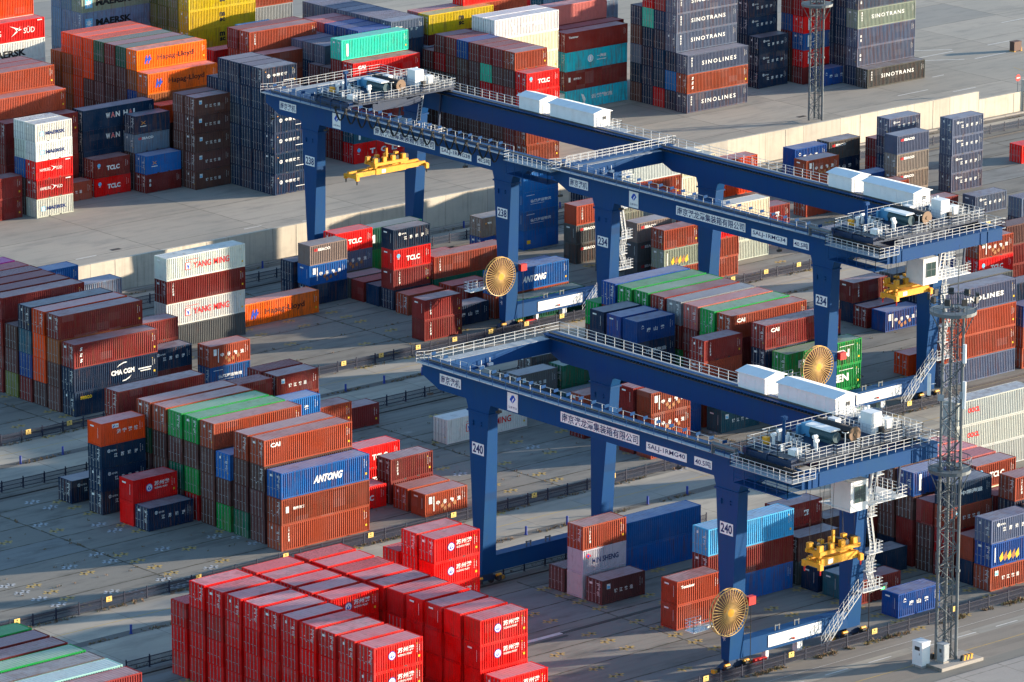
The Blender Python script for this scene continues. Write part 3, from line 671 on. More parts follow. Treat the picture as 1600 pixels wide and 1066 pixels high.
# ---- far lane (crane 238)
G7 = 'containers of the far left maroon block'
ROWS(356.5, [518.4,515.6,512.8,510.0,507.1,504.2,501.2,498.4,495.6,492.75,489.85], 40, ['mar mar mar mag','mar mar mar dusty','mar mar mar mar','mar mar mar mar','mar mar mar mar','mar mar mar mar:marks','olive dkb dkb','mar royal dteal navy','dkb dorg dorg dorg','dkb dkb rust mar:marks','navy:seaco navy:cma mar:sts'], 'in left edge block', G7)
S(370.0, 515.5, 20, 'navy navy navy blue:marks', 'against wall at left', G7)
S(370.3, 507.0, 20, 'gblu gblu gblu gblu', 'striped one right of maroon roofs', G7)
S(370.0, 495.5, 20, 'mar mar mar', 'right of block beside white stack', G7)
S(369.6, 492.3, 20, 'mar navy:jiangsu', 'behind CMA-type blue stack end'.replace('CMA-type ','long '), G7)
S(376.1, 489.4, 20, 'blue:xinfeng brn:rusty4', 'pair in front of white stack', G7)
G8 = 'containers in the far lane near crane 238'
S(383.1, 507.0, 40, 'dgry white:yangming mar:vert white:yangming!', 'in white-topped long stack', G8)
S(396.9, 509.7, 40, 'org:hapag', 'alone on ground beside white stack', G8)
S(410.2, 512.8, 20, 'navy blue:rusty4! gbrn:ueseaco!', 'in three-high stack by leg 238', G8)
S(409.8, 515.8, 20, 'navy navy', 'dark doors left of stack by leg 238', G8)
S(416.7, 515.6, 20, 'dgry gnav:rusty4! red:tclc', 'behind three-high stack by leg 238', G8)
S(423.6, 521.4, 40, 'grn dgrn:zim', 'long green pair against the wall', G8)
S(416.8, 504.2, 20, 'navy mar:vert! red:tclc! navy:jiangsu!', 'in four-high stack near reel 238', G8)
S(416.6, 507.0, 20, 'navy!', 'on ground behind four-high stack, nearest', G8)
S(416.6, 509.9, 20, 'mar!', 'on ground behind four-high stack, middle', G8)
S(416.6, 512.75, 20, 'dgry', 'on ground behind four-high stack, farthest', G8)
S(416.5, 501.0, 20, 'brn', 'on ground right of four-high stack', G8)
S(423.6, 504.3, 40, 'dgrn brn:vert', 'long pair left of leg 238', G8)
S(424.0, 507.3, 20, 'grn dusty', 'roof behind long brown one', G8)
S(423.8, 501.2, 20, 'brn:marks', 'low one below long brown one', G8)
S(424.1, 498.3, 20, 'mar', 'low brown left of reel 238', G8)
S(430.8, 495.6, 20, 'mar royal', 'behind cable reel 238', G8)
S(409.9, 489.9, 20, 'mar:vert! mar:vert!', 'in front pair by far fence', G8)
S(416.7, 492.7, 20, 'navy:tangshan', 'on ground right of front pair', G8)
S(436.5, 510.1, 20, 'navy royal:xinfeng gbrn:gtag', 'left of upper leg plate 238', G8)
S(423.8, 492.6, 40, 'brn blue:antong', 'long pair right of reel 238', G8)
S(423.8, 489.4, 40, 'dgrn', 'flat green roof right of reel 238', G8)
G9 = 'containers between cranes 238 and 234'
S(450.0, 517.4, 20, 'blue:sticker! blue:xinfeng! blue:xinfeng! blue!', 'in four-high blue stack', G9)
S(457.0, 513.6, 20, 'mar navy navy lblu', 'dark stack right of four-high blue', G9)
S(450.3, 507.25, 20, 'dgry:ueseaco! dgry:ueseaco! brn:vert!', 'in stack left of leg 234', G9)
S(449.9, 500.6, 20, 'dgry dgry ggrn ggrn', 'grey-green stack right of leg 234', G9)
S(449.9, 495.0, 20, 'dgry:ueseaco! dgry:ueseaco! gbrn:ueseaco!', 'right of stair tower 234', G9)
S(449.9, 489.9, 20, 'brn ggrn:graffiti brn:marks', 'front stack right of stair tower 234', G9)
S(456.9, 489.9, 20, 'brn brn red', 'right of rear leg 234', G9)
S(457.1, 493.0, 20, 'brn brn brn', 'behind rear leg 234', G9)
S(466.9, 518.6, 40, 'grey brn:marks white', 'long stack by wall inside crane 234', G9)
S(479.5, 518.6, 20, 'gblu cream cream:marks', 'right of long stack by wall', G9)
S(479.5, 521.4, 20, 'white white white', 'white roof nearest the wall', G9)
S(491.2, 522.6, 20, 'dorg dorg:vert', 'sunlit by the pale wall', G9)
S(461.0, 494.9, 40, 'pale pale cream', 'long cream stack with shadow-toned lower tiers, behind crane 234', G9, h=2.591)  # lower tiers: shadow painted in by the grey-green colour
S(474.5, 498.7, 20, 'mar mar:xx', 'right of long cream stack', G9)
S(480.6, 491.5, 20, 'navy', 'blue roof under rear girder 234', G9)
G10 = 'containers in the upper right of the far lane'
S(503.1, 521.2, 20, 'royal royal:tangshan!', 'behind red lettered one by wall', G10)
S(491.5, 506.9, 20, 'brn:marks brn:marks brn:rusty4!', 'right of crane house 234, upper', G10)
S(510.0, 521.6, 20, 'navy:tangshan dgry:ueseaco', 'grey-topped pair by the wall', G10)
S(516.4, 518.4, 20, 'drd mar', 'dark pair left of slate tower', G10)
S(510.2, 510.0, 20, 'navy navy navy gnav:jiangsu', 'rear slate tower by the wall', G10)
S(503.4, 501.6, 20, 'gbrn gbrn:ueseaco gbrn:ueseaco gnav:ueseaco!', 'tall stack behind crane houses 234', G10)
S(498.3, 503.9, 20, 'royal royal:marks', 'blue roof behind crane houses 234', G10)
S(496.4, 498.3, 20, 'brn brn', 'low roof behind crane houses 234', G10)
S(516.8, 504.3, 20, 'gnav:jiangsu gnav:jiangsu gnav:jiangsu gnav:jiangsu', 'lone tower at upper right', G10)
S(509.8, 492.8, 20, 'gnav:jiangsu!', 'alone on ground right of crane 234', G10)
S(502.7, 495.1, 20, 'mar', 'alone behind trolley of crane 234', G10)
S(537.3, 510.5, 20, 'red', 'alone at right frame edge', G10)
# ---- upper yard behind the wall
U1 = 'containers of the upper left yard'
S(412.0, 573.9, 20, 'white:maersk drd:hsud red:hsud white:maersk white:maersk', 'near stack at upper left', U1)
S(412.0, 576.4, 20, 'dkb dkb blue white white', 'left twin of star-logo stack', U1)
S(398.8, 575.9, 40, 'mar:marks mar:marks', 'low pair at left frame edge', U1)
S(396.5, 578.6, 40, 'mar mar dteal mar:marks', 'second row at left frame edge', U1)
S(418.7, 578.7, 20, 'brn:brown4', 'small one right of star-logo stack', U1)
S(425.3, 578.7, 20, 'red:tclc mar:tclc', 'pair before long navy stack', U1)
S(432.1, 576.1, 20, 'mar:88 blue:xlogo', 'front pair right of lettered pair', U1)
S(432.2, 578.7, 20, 'dkb dkb gblu:ueseaco navy:xlogo', 'behind front pair', U1)
S(425.6, 581.6, 40, 'navy navy:wanhai navy:wanhai navy:wanhai', 'in long navy wall', U1)
S(438.6, 573.3, 20, 'dkb:brown4 dkb:brown4 dkb:brown4 dkb:brown4 dkb:brown4', 'five-high brown stack left of navy tower', U1)
S(438.6, 575.9, 20, 'dkb dkb dkb dkb dkb', 'rear twin of five-high brown stack', U1)
U2 = 'navy containers of the railway tower'
S(444.8, 563.5, 20, 'navy:railway navy:railway navy:railway navy:railway navy:railway', 'front face of navy tower', U2, h=2.896)
ROWS(444.8, [576.3,573.75,571.2,568.65,566.1], 20, ['navy navy navy navy navy','navy navy navy navy navy navy','navy navy navy navy navy navy','navy navy navy navy navy navy','navy navy navy navy navy navy:railway'], 'in navy tower', U2, h=2.896)
U3 = 'containers of the orange topped block'
S(412.7, 581.9, 40, 'mar mar mar mar:marks', 'lowest step of long faded stack', U1)
S(412.7, 584.5, 40, 'brn brn brn brn brn:marks', 'middle step of long faded stack', U1)
S(412.7, 587.1, 40, 'brn brn brn brn brn brn:marks', 'top step of long faded stack', U1)
S(412.7, 589.7, 40, 'mar mar mar mar mar mar', 'second roof of top step, upper left', U1)
S(412.7, 592.3, 40, 'mar mar mar mar mar mar', 'rear roof of top step, upper left', U1)
ROWS(439.0, [604.9,602.3,599.75,597.2,594.65,592.05,589.5,586.95], 40, ['navy rust rust rust rust','dkb rust rust rust rust dorg','brn dorg dorg dorg dorg dorg','brn brn dkb dkb dorg dorg','dkb dkb dkb dkb dkb dgrn','dkb dkb dkb dkb dkb mar','dkb dkb dkb dkb dkb dgrn','navy navy navy royal rust org:hapag'], 'in orange-topped block', U3)
S(438.9, 584.4, 40, 'dkb dkb navy rust org:hapag', 'step before orange-topped block', U3)
S(439.0, 581.8, 20, 'dkb dkb dkb dorg', 'lower step before orange-topped block', U3)
S(445.2, 581.8, 20, 'dkb dkb dkb dorg', 'lower right step before orange-topped block', U3)
U4 = 'containers along the top left edge'
S(422.8, 603.2, 40, 'mar mar mar mar white white:maersk red:hsud', 'tall stack at top left', U4)
S(422.8, 605.8, 40, 'mar mar mar mar white white white dorg', 'orange-topped stack at top left corner', U4)
S(427.0, 612.5, 40, 'navy navy navy navy drd:hsud gblu:sealand gblu:sealand', 'grey-blue stack at top left', U4)
ROWS(449.1, [618.6,616.0,613.45], 40, ['dgry dgry gblu gblu gblu gblu gblu','dgry dgry gblu gblu gblu gblu gblu','dgry dgry gblu gblu gblu gblu:maersk ggrn:maersk'], 'in star-logo wall at top edge', U4)
ROWS(461.5, [614.6,612.05,609.5,606.95,604.4], 40, ['olive olive olive olive olive olive olive']*4+['yel:msc yel:msc yel:msc yel:msc yel:msc yel:msc yel:msc'], 'in yellow stack with shade-toned rows', U4)  # olive rows are yellow boxes, the shade on their doors put into the colour
S(460.2, 597.0, 20, 'red red red red red', 'small bright roof below yellow stack', U4)
S(458.9, 587.0, 40, 'brn brn brn brn brn brn:vert', 'long stack before yellow stack', U4)
S(458.9, 589.6, 40, 'brn brn brn brn brn mar', 'rear of long brown stack, upper left', U4)
S(459.2, 584.4, 40, 'brn brn brn brn brn:marks', 'step of long brown stack', U4)
S(474.5, 612.0, 40, 'grey grey grey grey grey brn:vert brn', 'tall stack right of yellow stack', U4)
U5 = 'containers of the upper centre'
S(465.2, 571.4, 40, 'red:tclc dteal:pillar mar drd red:cai', 'front of turquoise-topped stack', U5)
S(465.3, 574.05, 40, 'mar mar mar mar mar teal:pillar', 'turquoise-topped stack', U5)
ROWS(465.2, [579.2,576.6], 20, ['mar mar mar mar dkb','mar mar mar mar dkb'], 'left behind turquoise container', U5)
ROWS(466.5, [597.6,595.0,592.4,589.8,587.2,584.6,582.0,579.4], 20, ['navy navy navy navy navy lblu']*2+['navy navy navy navy navy gnav']*2+['navy navy navy navy navy gnav:cmaonly']*4, 'of arc-logo group, top centre', U5)
ROWS(473.0, [590.2,587.6,585.0,582.4,579.8], 20, ['mar mar mar mar mar dusty','mar mar mar mar mar dusty','mar mar mar mar mar royal','mar mar mar mar mar royal','navy navy navy navy navy royal:whitetag'], 'of royal blue group, top centre', U5, h=2.8)
ROWS(479.0, [597.6,595.0,592.5,589.95,587.4,584.85,582.3,579.8], 20, ['navy navy navy navy navy gnav']*7+['navy navy navy navy navy gnav:jiangsu'], 'of slate blue group, top centre', U5, h=2.896)
S(484.9, 579.0, 20, 'navy navy navy navy gnav:jiangsu', 'slate lettered one left of black-lettered yellow', U5)
S(486.4, 582.5, 40, 'mar mar mar mar mar dusty', 'roof behind pale yellow container', U5)
S(486.2, 579.9, 40, 'mar mar mar mar mar yel:msc', 'pale yellow one at top centre', U5)
U6 = 'containers of the dark door wall'
TR = ['dkb dkb dkb dkb drd mar','dkb dkb dkb dkb mar mar','dkb dkb dkb dkb dkb royal','dkb dkb dkb dkb dkb mar','dkb dkb dkb drd teal mar','dkb dkb mar drd dkb mar','dkb dkb dkb dkb drd drd','mar mar mar mar dkb brn:marks']
TR[2] = 'dkb dkb dkb dkb dkb royal'
ROWS(484.0, [576.3]+[573.65-2.22*0-2.225*i*1.0 for i in range(0)]+[573.7-2.23*0], 20, ['dkb dkb dkb dkb mar'], 'of dark door wall', U6)
ROWS(484.0, [573.75-2.55*i for i in range(7)]+[0], 20, TR[:4]+TR[4:6]+[TR[7]]+[None], 'inside dark door wall', U6)
S(484.0, 555.85, 20, 'brn:marks brn:marks brn:vert red:tclc red:tclc', 'front of dark door wall', U6)
S(491.0, 571.0, 40, 'white white cream:marks cream:marks cream white:wing', 'front white wall behind dark doors', U6)
S(491.0, 573.6, 40, 'white white white white white white', 'rear white roof behind dark doors', U6)
S(505.0, 578.6, 20, 'pale', 'small pale end by sky blue stack', U6)
S(511.3, 578.5, 40, 'sky:wing mar:sinochar sky:cloudlogo mar:textainer', 'in sky-blue and maroon stack', U6)
S(513.0, 581.2, 40, 'mar mar mar mar', 'roof behind sky-blue stack', U6)
S(512.0, 584.0, 40, 'mar mar mar mar pink', 'second roof behind sky-blue stack', U6)
S(494.5, 582.0, 40, 'brn brn brn brn brn brn red:marks', 'long bright one behind white roofs', U6)
S(497.5, 584.6, 40, 'mar mar mar mar mar drd mar', 'behind long bright one, top edge', U6)
ROWS(524.5, [601.5,598.9,596.3,593.7,591.1,588.5], 20, ['dkb navy navy gblu gblu gblu gblu','dkb navy navy gblu dteal gblu gblu','dkb navy navy gblu gblu dteal gblu','dkb navy navy drd gblu gblu gblu','dkb navy navy gblu gblu gblu gblu','dkb navy navy gblu gblu gblu navy'], 'of grey-blue wall, top edge', U6)
U7 = 'containers of the slate lettered block'
S(523.7, 565.5, 40, 'gnav:sinolines brn:sts gnav:sinolines', 'front step of lettered slate stack', U7)
ROWS(523.8, [575.75,573.15,570.6,568.05], 40, ['dkb navy gnav dkb navy','navy navy navy navy teal drd drd','drd navy navy navy navy mar drd','navy blue navy gnav:sinotrans gnav:sinotrans gnav:sinotrans gnav:sinotrans'], 'of lettered slate stack', U7)
U8 = 'containers between the slate stacks'
S(543.7, 571.4, 20, 'navy:jiangsu navy:jiangsu navy:jiangsu', 'front of navy stack right of slate stack', U8)
S(543.8, 574.0, 20, 'navy navy navy navy:jiangsu navy:jiangsu navy:jiangsu navy', 'rear of navy stack right of slate stack', U8)
S(552.1, 566.3, 20, 'royal:tangshan', 'low one behind far lattice tower', U8)
S(550.9, 569.2, 20, 'mar red:pillar blue:pillar red:pillar drd mar mar', 'mixed stack behind far lattice tower', U8)
S(550.9, 571.8, 20, 'dkb dkb mar blue mar mar', 'rear mixed stack behind far lattice tower', U8)
U9 = 'containers of the rightmost slate stack'
S(556.2, 560.8, 40, 'dgry:sinotrans', 'bottom step of rightmost slate stack', U9)
ROWS(556.4, [570.8,568.3,565.75,563.25], 40, ['navy navy navy navy navy navy','navy navy navy navy navy navy','navy navy navy navy navy navy','navy gnav:88 gnav:88 ggrn:sinotrans gnav:88 gnav'], 'of rightmost slate stack', U9)

#STUFFBEGIN
def _rng(t): return {k for q in t.split() for k in range(int(q.split('-')[0]), int(q.split('-')[-1])+1)}
STUFF = _rng('0-5 7-9 11-13 15-17 20-21 24-25 28-29 32-33 37 46 61 66 70 74 81 85 87-89 91-93 96-97 100 107 110 113 119 123 144-145 157 159 161 168-170 172-174 176-178 180-184 187-188 194 197 201 204 209 213 217 219-220 227 233-234 237-238 240-242 244-246 248-250 252-253 255-257 259-260 269 272 277 286 288 299 304 306-308 311-312 317-318 321-323 326 340-342 344-346 350 353-354 356-357 366-367 369-371 373 377-378 383 387-388 394-396 400-403 408-409 412-414 420-421 425 429 433 437 441-444 446-451 453-455 457-459 471 473 475 487-489 492 494 498-500 502 505-507 509 513 516 525 530-531 534 537 545 549 554 557 560 563 568 570-571 573-574 576 580 590 596-600 612-613 616-617 625-629 639 644-662 664-666 671 677 684 690 694-695 698-701 704-707 710-713 716-719 723-725 729-731 735-736 741 744-746 755 764-765 776-779 784-786 791 805-807 812-814 819-821 832-833 838 844-845 849 855-856 863-867 869-878 884 908 914 918-920 926 932 938 944 950 956 962 968 974 980 986 992 998-1003 1009 1015 1020 1022-1067 1077-1078 1085-1086 1094 1098 1105-1106 1112 1118 1125 1132 1139 1152-1153 1159-1169 1171-1176 1178-1180 1190 1193 1196 1200 1203-1207 1216-1220 1222-1226 1228')
HIDDEN = _rng('19 23 27 31 35-36 39-40 43-45 47-49 51-53 55-57 59-60 63-65 67-69 71-73 75-77 79-80 83-84 95 99 103 105-106 108-109 112 116-118 120-122 124-126 128-130 132-134 136-138 140-142 156 192-193 195-196 199-200 202-203 206-208 210-212 214-216 218 225-226 229-232 236 266-268 270-271 274-276 278-280 282-283 324-325 328-330 332-334 336-338 348-349 352 363-365 381 398-399 404-405 411 415-419 422-424 426-428 430-432 434-436 438-440 464-466 468-470 472 504 508 523-524 543-544 552-553 572 603-606 635-638 640-643 668-670 673-676 679-683 685-689 691-693 696-697 702-703 708-709 714-715 720-722 726-728 732-734 738-740 743 747-754 758-763 766-775 780-783 787-790 794-804 808-811 815-818 822-825 829-831 834-837 840-843 846-848 851-854 857 879-883 885-907 909-913 915-917 921-925 927-931 933-937 939-943 945-949 951-955 957-961 963-967 969-973 975-979 981-985 987-991 993-997 1005-1008 1010-1014 1016-1019 1074-1076 1080-1084 1091-1093 1095-1097 1100-1104 1107-1111 1113-1117 1119-1124 1126-1131 1133-1138 1140-1151 1154-1155 1170 1177 1184 1188-1189 1194 1201-1202 1208 1210-1215 1221 1227 1233')
#STUFFEND
def sat(c, f=1.18):
    g = .3*c[0]+.55*c[1]+.15*c[2]; return tuple(max(.003, g+(v-g)*f) for v in c[:3])
def jitter(c, r, s=.20):
    k = 1+r.uniform(-s, s); c = (*sat(c), *c[3:]) if s == .20 else c; q = tuple(max(0, min(1, v*k*(1+r.uniform(-.06,.06)))) for v in c[:3]); return q if len(c) == 3 else (*q, c[3])
def roofcol(c, r):
    f = .30+r.uniform(-.10,.14); g = (.60,.52,.55); q = tuple(v*(1-f)+w_*f for v, w_ in zip(c[:3], g)); return (*q, r.choice((.2,.5,1.0)))  # paler roof tone: dust, plus sky light mixed into the colour
def build_containers():
    sb = MB(); scol = []; stuffmats = [M_WALLA]+[M_DEC[k] for k in PAL]; pk = list(PAL)
    for i, (x, y, z, L, H, col, dz, flip, lab, grp) in enumerate(CONTS):
        r = random.Random(i*31+5); c = (*jitter(col, r), r.choice((.1,.3,.5,.8,1.0)) if min(col) < .4 else .12); rc = roofcol(c, r); P = proto(L, H)
        x += r.uniform(-.05,.05); y += r.uniform(-.03,.03)
        if i in HIDDEN:
            n0 = len(sb.f); sb.box(x+.02,x+L-.02,y+.02,y+W-.02,z,z+H-.01); scol += [c]*(len(sb.f)-n0); continue
        if i in STUFF:
            M = Matrix.Translation((x,y,z)) if not flip else Matrix.Translation((x+L,y+W,z)) @ Matrix.Rotation(math.pi,4,'Z')
            dw = (W-.24)/2
            for me, cc, off in ((P['wall'],c,0),(P['frame'],c,0),(P['roof'],rc,0),(P['door'],c,.12),(P['door'],c,.13+dw),(P['gear'],(.3,.3,.3,.3),.12),(P['gear'],(.3,.3,.3,.3),.13+dw)):
                n0 = len(sb.f); sb.addmesh(me, M @ Matrix.Translation((0,off,0))); scol += [cc]*(len(sb.f)-n0)
            if dz:
                me = decal(dz, L, H); D_ = Matrix.Translation((x,y+.014,z)); cm = [m_.name[8:] for m_ in me.materials]
                n = len(sb.v); sb.v += [tuple(D_ @ v.co) for v in me.vertices]
                for p in me.polygons:
                    sb.f.append(tuple(n+k for k in p.vertices)); sb.m.append(1+pk.index(cm[p.material_index])); scol.append(c)
            continue
        o = empty('shipping_container', (x,y,z), lab, 'container', grp)
        def part(nm, me, lx, ly, c_=c, parent=None):
            if parent is not None: return inst(nm, me, parent, (0,0,0), 0, c_)
            if flip: return inst(nm, me, o, (L-lx, W-ly, 0), math.pi, c_)
            return inst(nm, me, o, (lx,ly,0), 0, c_)
        part('wall', P['wall'], 0, 0); part('roof', P['roof'], 0, 0, rc); part('frame', P['frame'], 0, 0, jitter(c, r, .08))
        dw = (W-.24)/2
        for yy in (.12, .13+dw):
            d = part('door', P['door'], 0, yy); part('locking_gear', P['gear'], 0, 0, c, d)
        if not flip: part('door_label', P['labels'][i % 3], 0, 0)
        elif r.random() < .6: inst('end_label', P['endlabel'], o, (.02,0,0))
        if P['pocket']: part('forklift_pocket', P['pocket'], 0, 0)
        if dz: inst('lettering', decal(dz, L, H), o, (0,.014,0))
    if sb.f:
        me = sb.mesh('stacked_containers', stuffmats); at = me.color_attributes.new('paint', 'FLOAT_COLOR', 'CORNER')
        import array
        buf = array.array('f')
        for p, cc in zip(me.polygons, scol): buf.extend((*cc[:3], cc[3])*len(p.vertices))
        at.data.foreach_set('color', buf)
        o = bpy.data.objects.new('stacked_containers', me); link(o)
        tag(o, 'remaining stacked containers mostly hidden behind and under the nearer ones', 'containers', kind='stuff')
for _c in CONTS:
    if _c[6]: decal(_c[6], _c[3], _c[4])
build_containers()

# ------------------------------------------------------------------ gantry cranes (local frame: x across the girders, y along them, near rail at y = 0)
def railing(b, pts, h=1.05, step=1.35, r=.028, mids=(.55,), mi=0, toe=False, post_mi=None):
    for p, q in zip(pts, pts[1:]):
        p, q = Vector(p), Vector(q); n = max(1, int(round((q-p).length/step)))
        for i in range(n+1):
            c = p+(q-p)*i/n; b.tube(c, c+Vector((0,0,h)), r*1.15, 4, mi if post_mi is None else post_mi)
        for hh in (*mids, h): b.tube(p+Vector((0,0,hh)), q+Vector((0,0,hh)), r, 4, mi)
        if toe: b.tube(p+Vector((0,0,.06)), q+Vector((0,0,.06)), .05, 4, mi)
def rbuild(name, m, parent, pts, **kw):
    b = MB(); railing(b, pts, **kw); return b.build(name, m, parent)
def yz_prism(b, prof, x0, x1, mi=0):
    n = len(prof); k = len(b.v); b.v += [(x0,y,z) for y, z in prof]+[(x1,y,z) for y, z in prof]
    b.f.append(tuple(k+i for i in range(n))); b.m.append(mi); b.f.append(tuple(k+n+i for i in reversed(range(n)))); b.m.append(mi)
    for i in range(n): j = (i+1) % n; b.f.append((k+j,k+i,k+n+i,k+n+j)); b.m.append(mi)
def board(parent, y1, y0, z0, z1, items, x=-.03, board_m=M_WHITE):
    """a plate on the -X face between y1 (left as seen) and y0; items are (text, u0, u1, v0, v1, colour) in fractions"""
    b = MB(); b.box(x-.03, x, y0, y1, z0, z1); o = b.build('sign_board', board_m, parent)
    d = Dec(); Wd, Hd = y1-y0, z1-z0
    for it in items:
        if it[0] == '#logo':
            d.poly([(Wd*.22,Hd*.62),(Wd*.45,Hd*.9),(Wd*.62,Hd*.78),(Wd*.45,Hd*.62),(Wd*.45,Hd*.45)],'blue').poly([(Wd*.5,Hd*.88),(Wd*.62,Hd*.9),(Wd*.8,Hd*.7),(Wd*.5,Hd*.42),(Wd*.5,Hd*.55),(Wd*.66,Hd*.7)],'blue')
            d.text('江苏港口', Wd*.1, Hd*.14, Hd*.13, Wd*.8, 'navy', bold=.02)
        else:
            t, u0, u1, v0, v1, c = it[:6]; d.text(t, u0*Wd, v0*Hd, (v1-v0)*Hd, (u1-u0)*Wd, c, bold=it[6] if len(it) > 6 else .015)
    me = d.mesh('lettering'); q = inst('lettering', me, o, (x-.034, y1, z0), -math.pi/2); return o
def stripes(b, x0, x1, y0, y1, z0, z1, n, m1, m2):
    for i in range(n):
        xa = x0+(x1-x0)*i/n; xb = x0+(x1-x0)*(i+1)/n; b.box(xa, xb, y0, y1, z0, z1, (m1, m2)[i % 2])
def make_crane(num, X0, Y0, reel, lab, festoon=False):
    t = empty('gantry_crane', (X0, Y0, 0), lab, 'gantry crane', 'blue rail mounted gantry cranes')
    GT, GB_ = 22.75, 20.1
    for gi, gx in enumerate((0.0, 17.1)):
        prof = [(-10.6,GT),(-10.6,21.35),(-4.8,21.3),(-3.3,GB_),(44.3,GB_),(47.1,21.25),(47.1,GT)]
        b = MB(); yz_prism(b, prof, gx, gx+1.3)
        for y in [ -9.5+1.47*i for i in range(39)]: b.box(gx-.05, gx, y-.03, y+.03, GB_+.35 if -3 < y < 44 else 21.6, GT-.12)if False else None
        b.box(gx-.22, gx+1.52, -10.6, 47.1, GT, GT+.05)                     # top flange
        if gi == 1:
            for i in range(112): y = -9.4+i*.5; b.box(gx-.2, gx-.002, y, y+.09, GT-.35, GT-.004)
        b.build('girder', M_BLUE, t)
    # legs
    def leg(xo, xi, xob, xib, yc, num_plate):
        b = MB(); tw, bw = 1.62, .55
        b.hexa([(xob,yc-bw,1.3),(xib,yc-bw,1.3),(xib,yc+bw,1.3),(xob,yc+bw,1.3),(xo,yc-tw,18.9),(xi,yc-tw,18.9),(xi,yc+tw,18.9),(xo,yc+tw,18.9)])
        b.box(xo-.12, xi+.12, yc-tw-.15, yc+tw+.15, 18.9, 19.08)
        b.hexa([(xo,yc-tw,19.08),(xi,yc-tw,19.08),(xi,yc+tw,19.08),(xo,yc+tw,19.08),(xo,yc-tw-.35,20.1),(xi,yc-tw-.35,20.1),(xi,yc+tw+.35,20.1),(xo,yc+tw+.35,20.1)])
        for zz in (17.6,17.9): 
            for yy in (yc-.6, yc+.7): b.box(xo-.16, xo, yy, yy+.14, zz-.12*(yy>yc), zz+.12)
        o = b.build('leg', M_BLUE, t)
        if num_plate:
            q = board(o, yc+.95, yc-.92, 14.4, 15.65, [(num,.06,.94,.12,.9,'navy',.03)], x=-.01)
    leg(0,1.3,0,1.95,0,True); leg(0,1.3,0,1.95,38.0,True)
    leg(17.1,18.4,16.4,18.3,0,False); leg(17.1,18.4,16.4,18.3,38.0,False)
    # sills
    for y0, y1, zz in ((-.6,.5,1.35),(37.5,38.6,1.35)):
        b = MB(); b.box(1.9,16.5,y0,y1,zz,3.1); b.box(1.9,16.5,y0-.1,y1+.1,3.1,3.16); sb_ = b.build('sill_beam', M_BLUE, t)
        for xx in (6.5,9.2): 
            c = MB(); c.box(xx-.06,xx+.06,y0+.2,y0+.3,3.16,3.75); c.box(xx+.5,xx+.62,y0+.2,y0+.3,3.16,3.75); c.box(xx-.1,xx+.66,y0+.18,y0+.32,3.6,3.7); c.build('rail_clamp', M_STEEL, sb_)
    b = MB(); b.box(5.3,12.7,-.66,-.62,1.68,2.9); sg = b.build('sign_board', M_WHITE, t)
    d = Dec(); d.text('人员进入作业区域请注意安全', .25,.3,.62,6.9,'grey',bold=.0); q = inst('lettering', d.mesh('lettering'), sg, (5.3,-.665,1.68))
    # end beams
    b = MB(); b.box(.7,18.6,-10.76,-9.7,21.33,GT-.01); 
    for xx in (1.3,2.2,15.0,16.2): b.box(xx-.04,xx+.04,-10.82,-10.76,21.35,GT-.05)
    b.box(1.0,18.7,-10.95,-9.4,GT+.055,GT+.11); b.build('end_beam', M_BLUE, t)
    b = MB(); b.box(1.3,17.1,45.9,46.9,20.9,GT-.3); b.box(1.3,17.1,45.6,47.2,GT-.3,GT-.24); b.build('end_beam', M_BLUE, t)
    b = MB(); b.box(1.3,17.1,45.7,47.1,GT-.24,GT-.2); b.build('walkway', M_DECK, t)
    # bogies
    for bx in (.9, 17.3):
        for by in (0, 38.0):
            b = MB(); xs, xe = bx-2.6, bx+2.6
            b.box(bx-.75,bx+.75,by-.42,by+.42,.95,1.34); b.hexa([(bx-1.9,by-.36,.5),(bx+1.9,by-.36,.5),(bx+1.9,by+.36,.5),(bx-1.9,by+.36,.5),(bx-1.0,by-.36,1.0),(bx+1.0,by-.36,1.0),(bx+1.0,by+.36,1.0),(bx-1.0,by+.36,1.0)])
            o = b.build('bogie', M_BLUED, t)
            for wx in (-1.9,-.85,.85,1.9):
                c = MB(); c.tube((bx+wx,by-.16,.38),(bx+wx,by+.16,.38),.34,14,caps=True); c.tube((bx+wx,by-.2,.38),(bx+wx,by+.2,.38),.12,8,caps=True); c.build('wheel', M_DARK, o)
            c = MB(); 
            for ee in (-1, 1): stripes(c, bx+ee*2.35-.22, bx+ee*2.35+.22, by-.3, by+.3, .22, .6, 4, 0, 1)
            c.build('buffer', [M_YEL, M_DARK], o)
            c = MB(); 
            for wx in (-1.3,1.3): c.box(bx+wx-.25,bx+wx+.25,by-.95,by-.42,.45,.95); c.tube((bx+wx-.3,by-.7,1.0),(bx+wx+.35,by-.7,1.0),.15,8,1,caps=True)
            c.build('drive_motor', [M_DARK, M_YEL], o)
    # drive cabinets under the near sill
    b = MB(); b.box(5.3,5.7,-.3,.3,.3,1.35); b.box(9.6,10.3,-.4,.3,.25,1.35); b.build('cabinet', M_WHITE, t)
    b = MB(); b.box(3.2,4.2,-1.0,-.62,.3,.9); b.box(3.9,4.9,-.95,-.62,.55,.85); b.build('cable_guide', M_RED, t)
    b = MB(); b.tube((8.7,-.75,1.9),(8.7,-.75,2.05),.18,8,caps=True); b.build('warning_lamp', M_RED, t)
    # walkways and railings on the girders
    b = MB(); b.box(-.9,0,-2.5,47.1,GT-.06,GT-.0); b.build('walkway', M_DECK, t)
    b = MB(); b.box(18.4,19.35,-10.6,47.1,GT-.16,GT-.1); b.build('walkway', M_DECK, t)
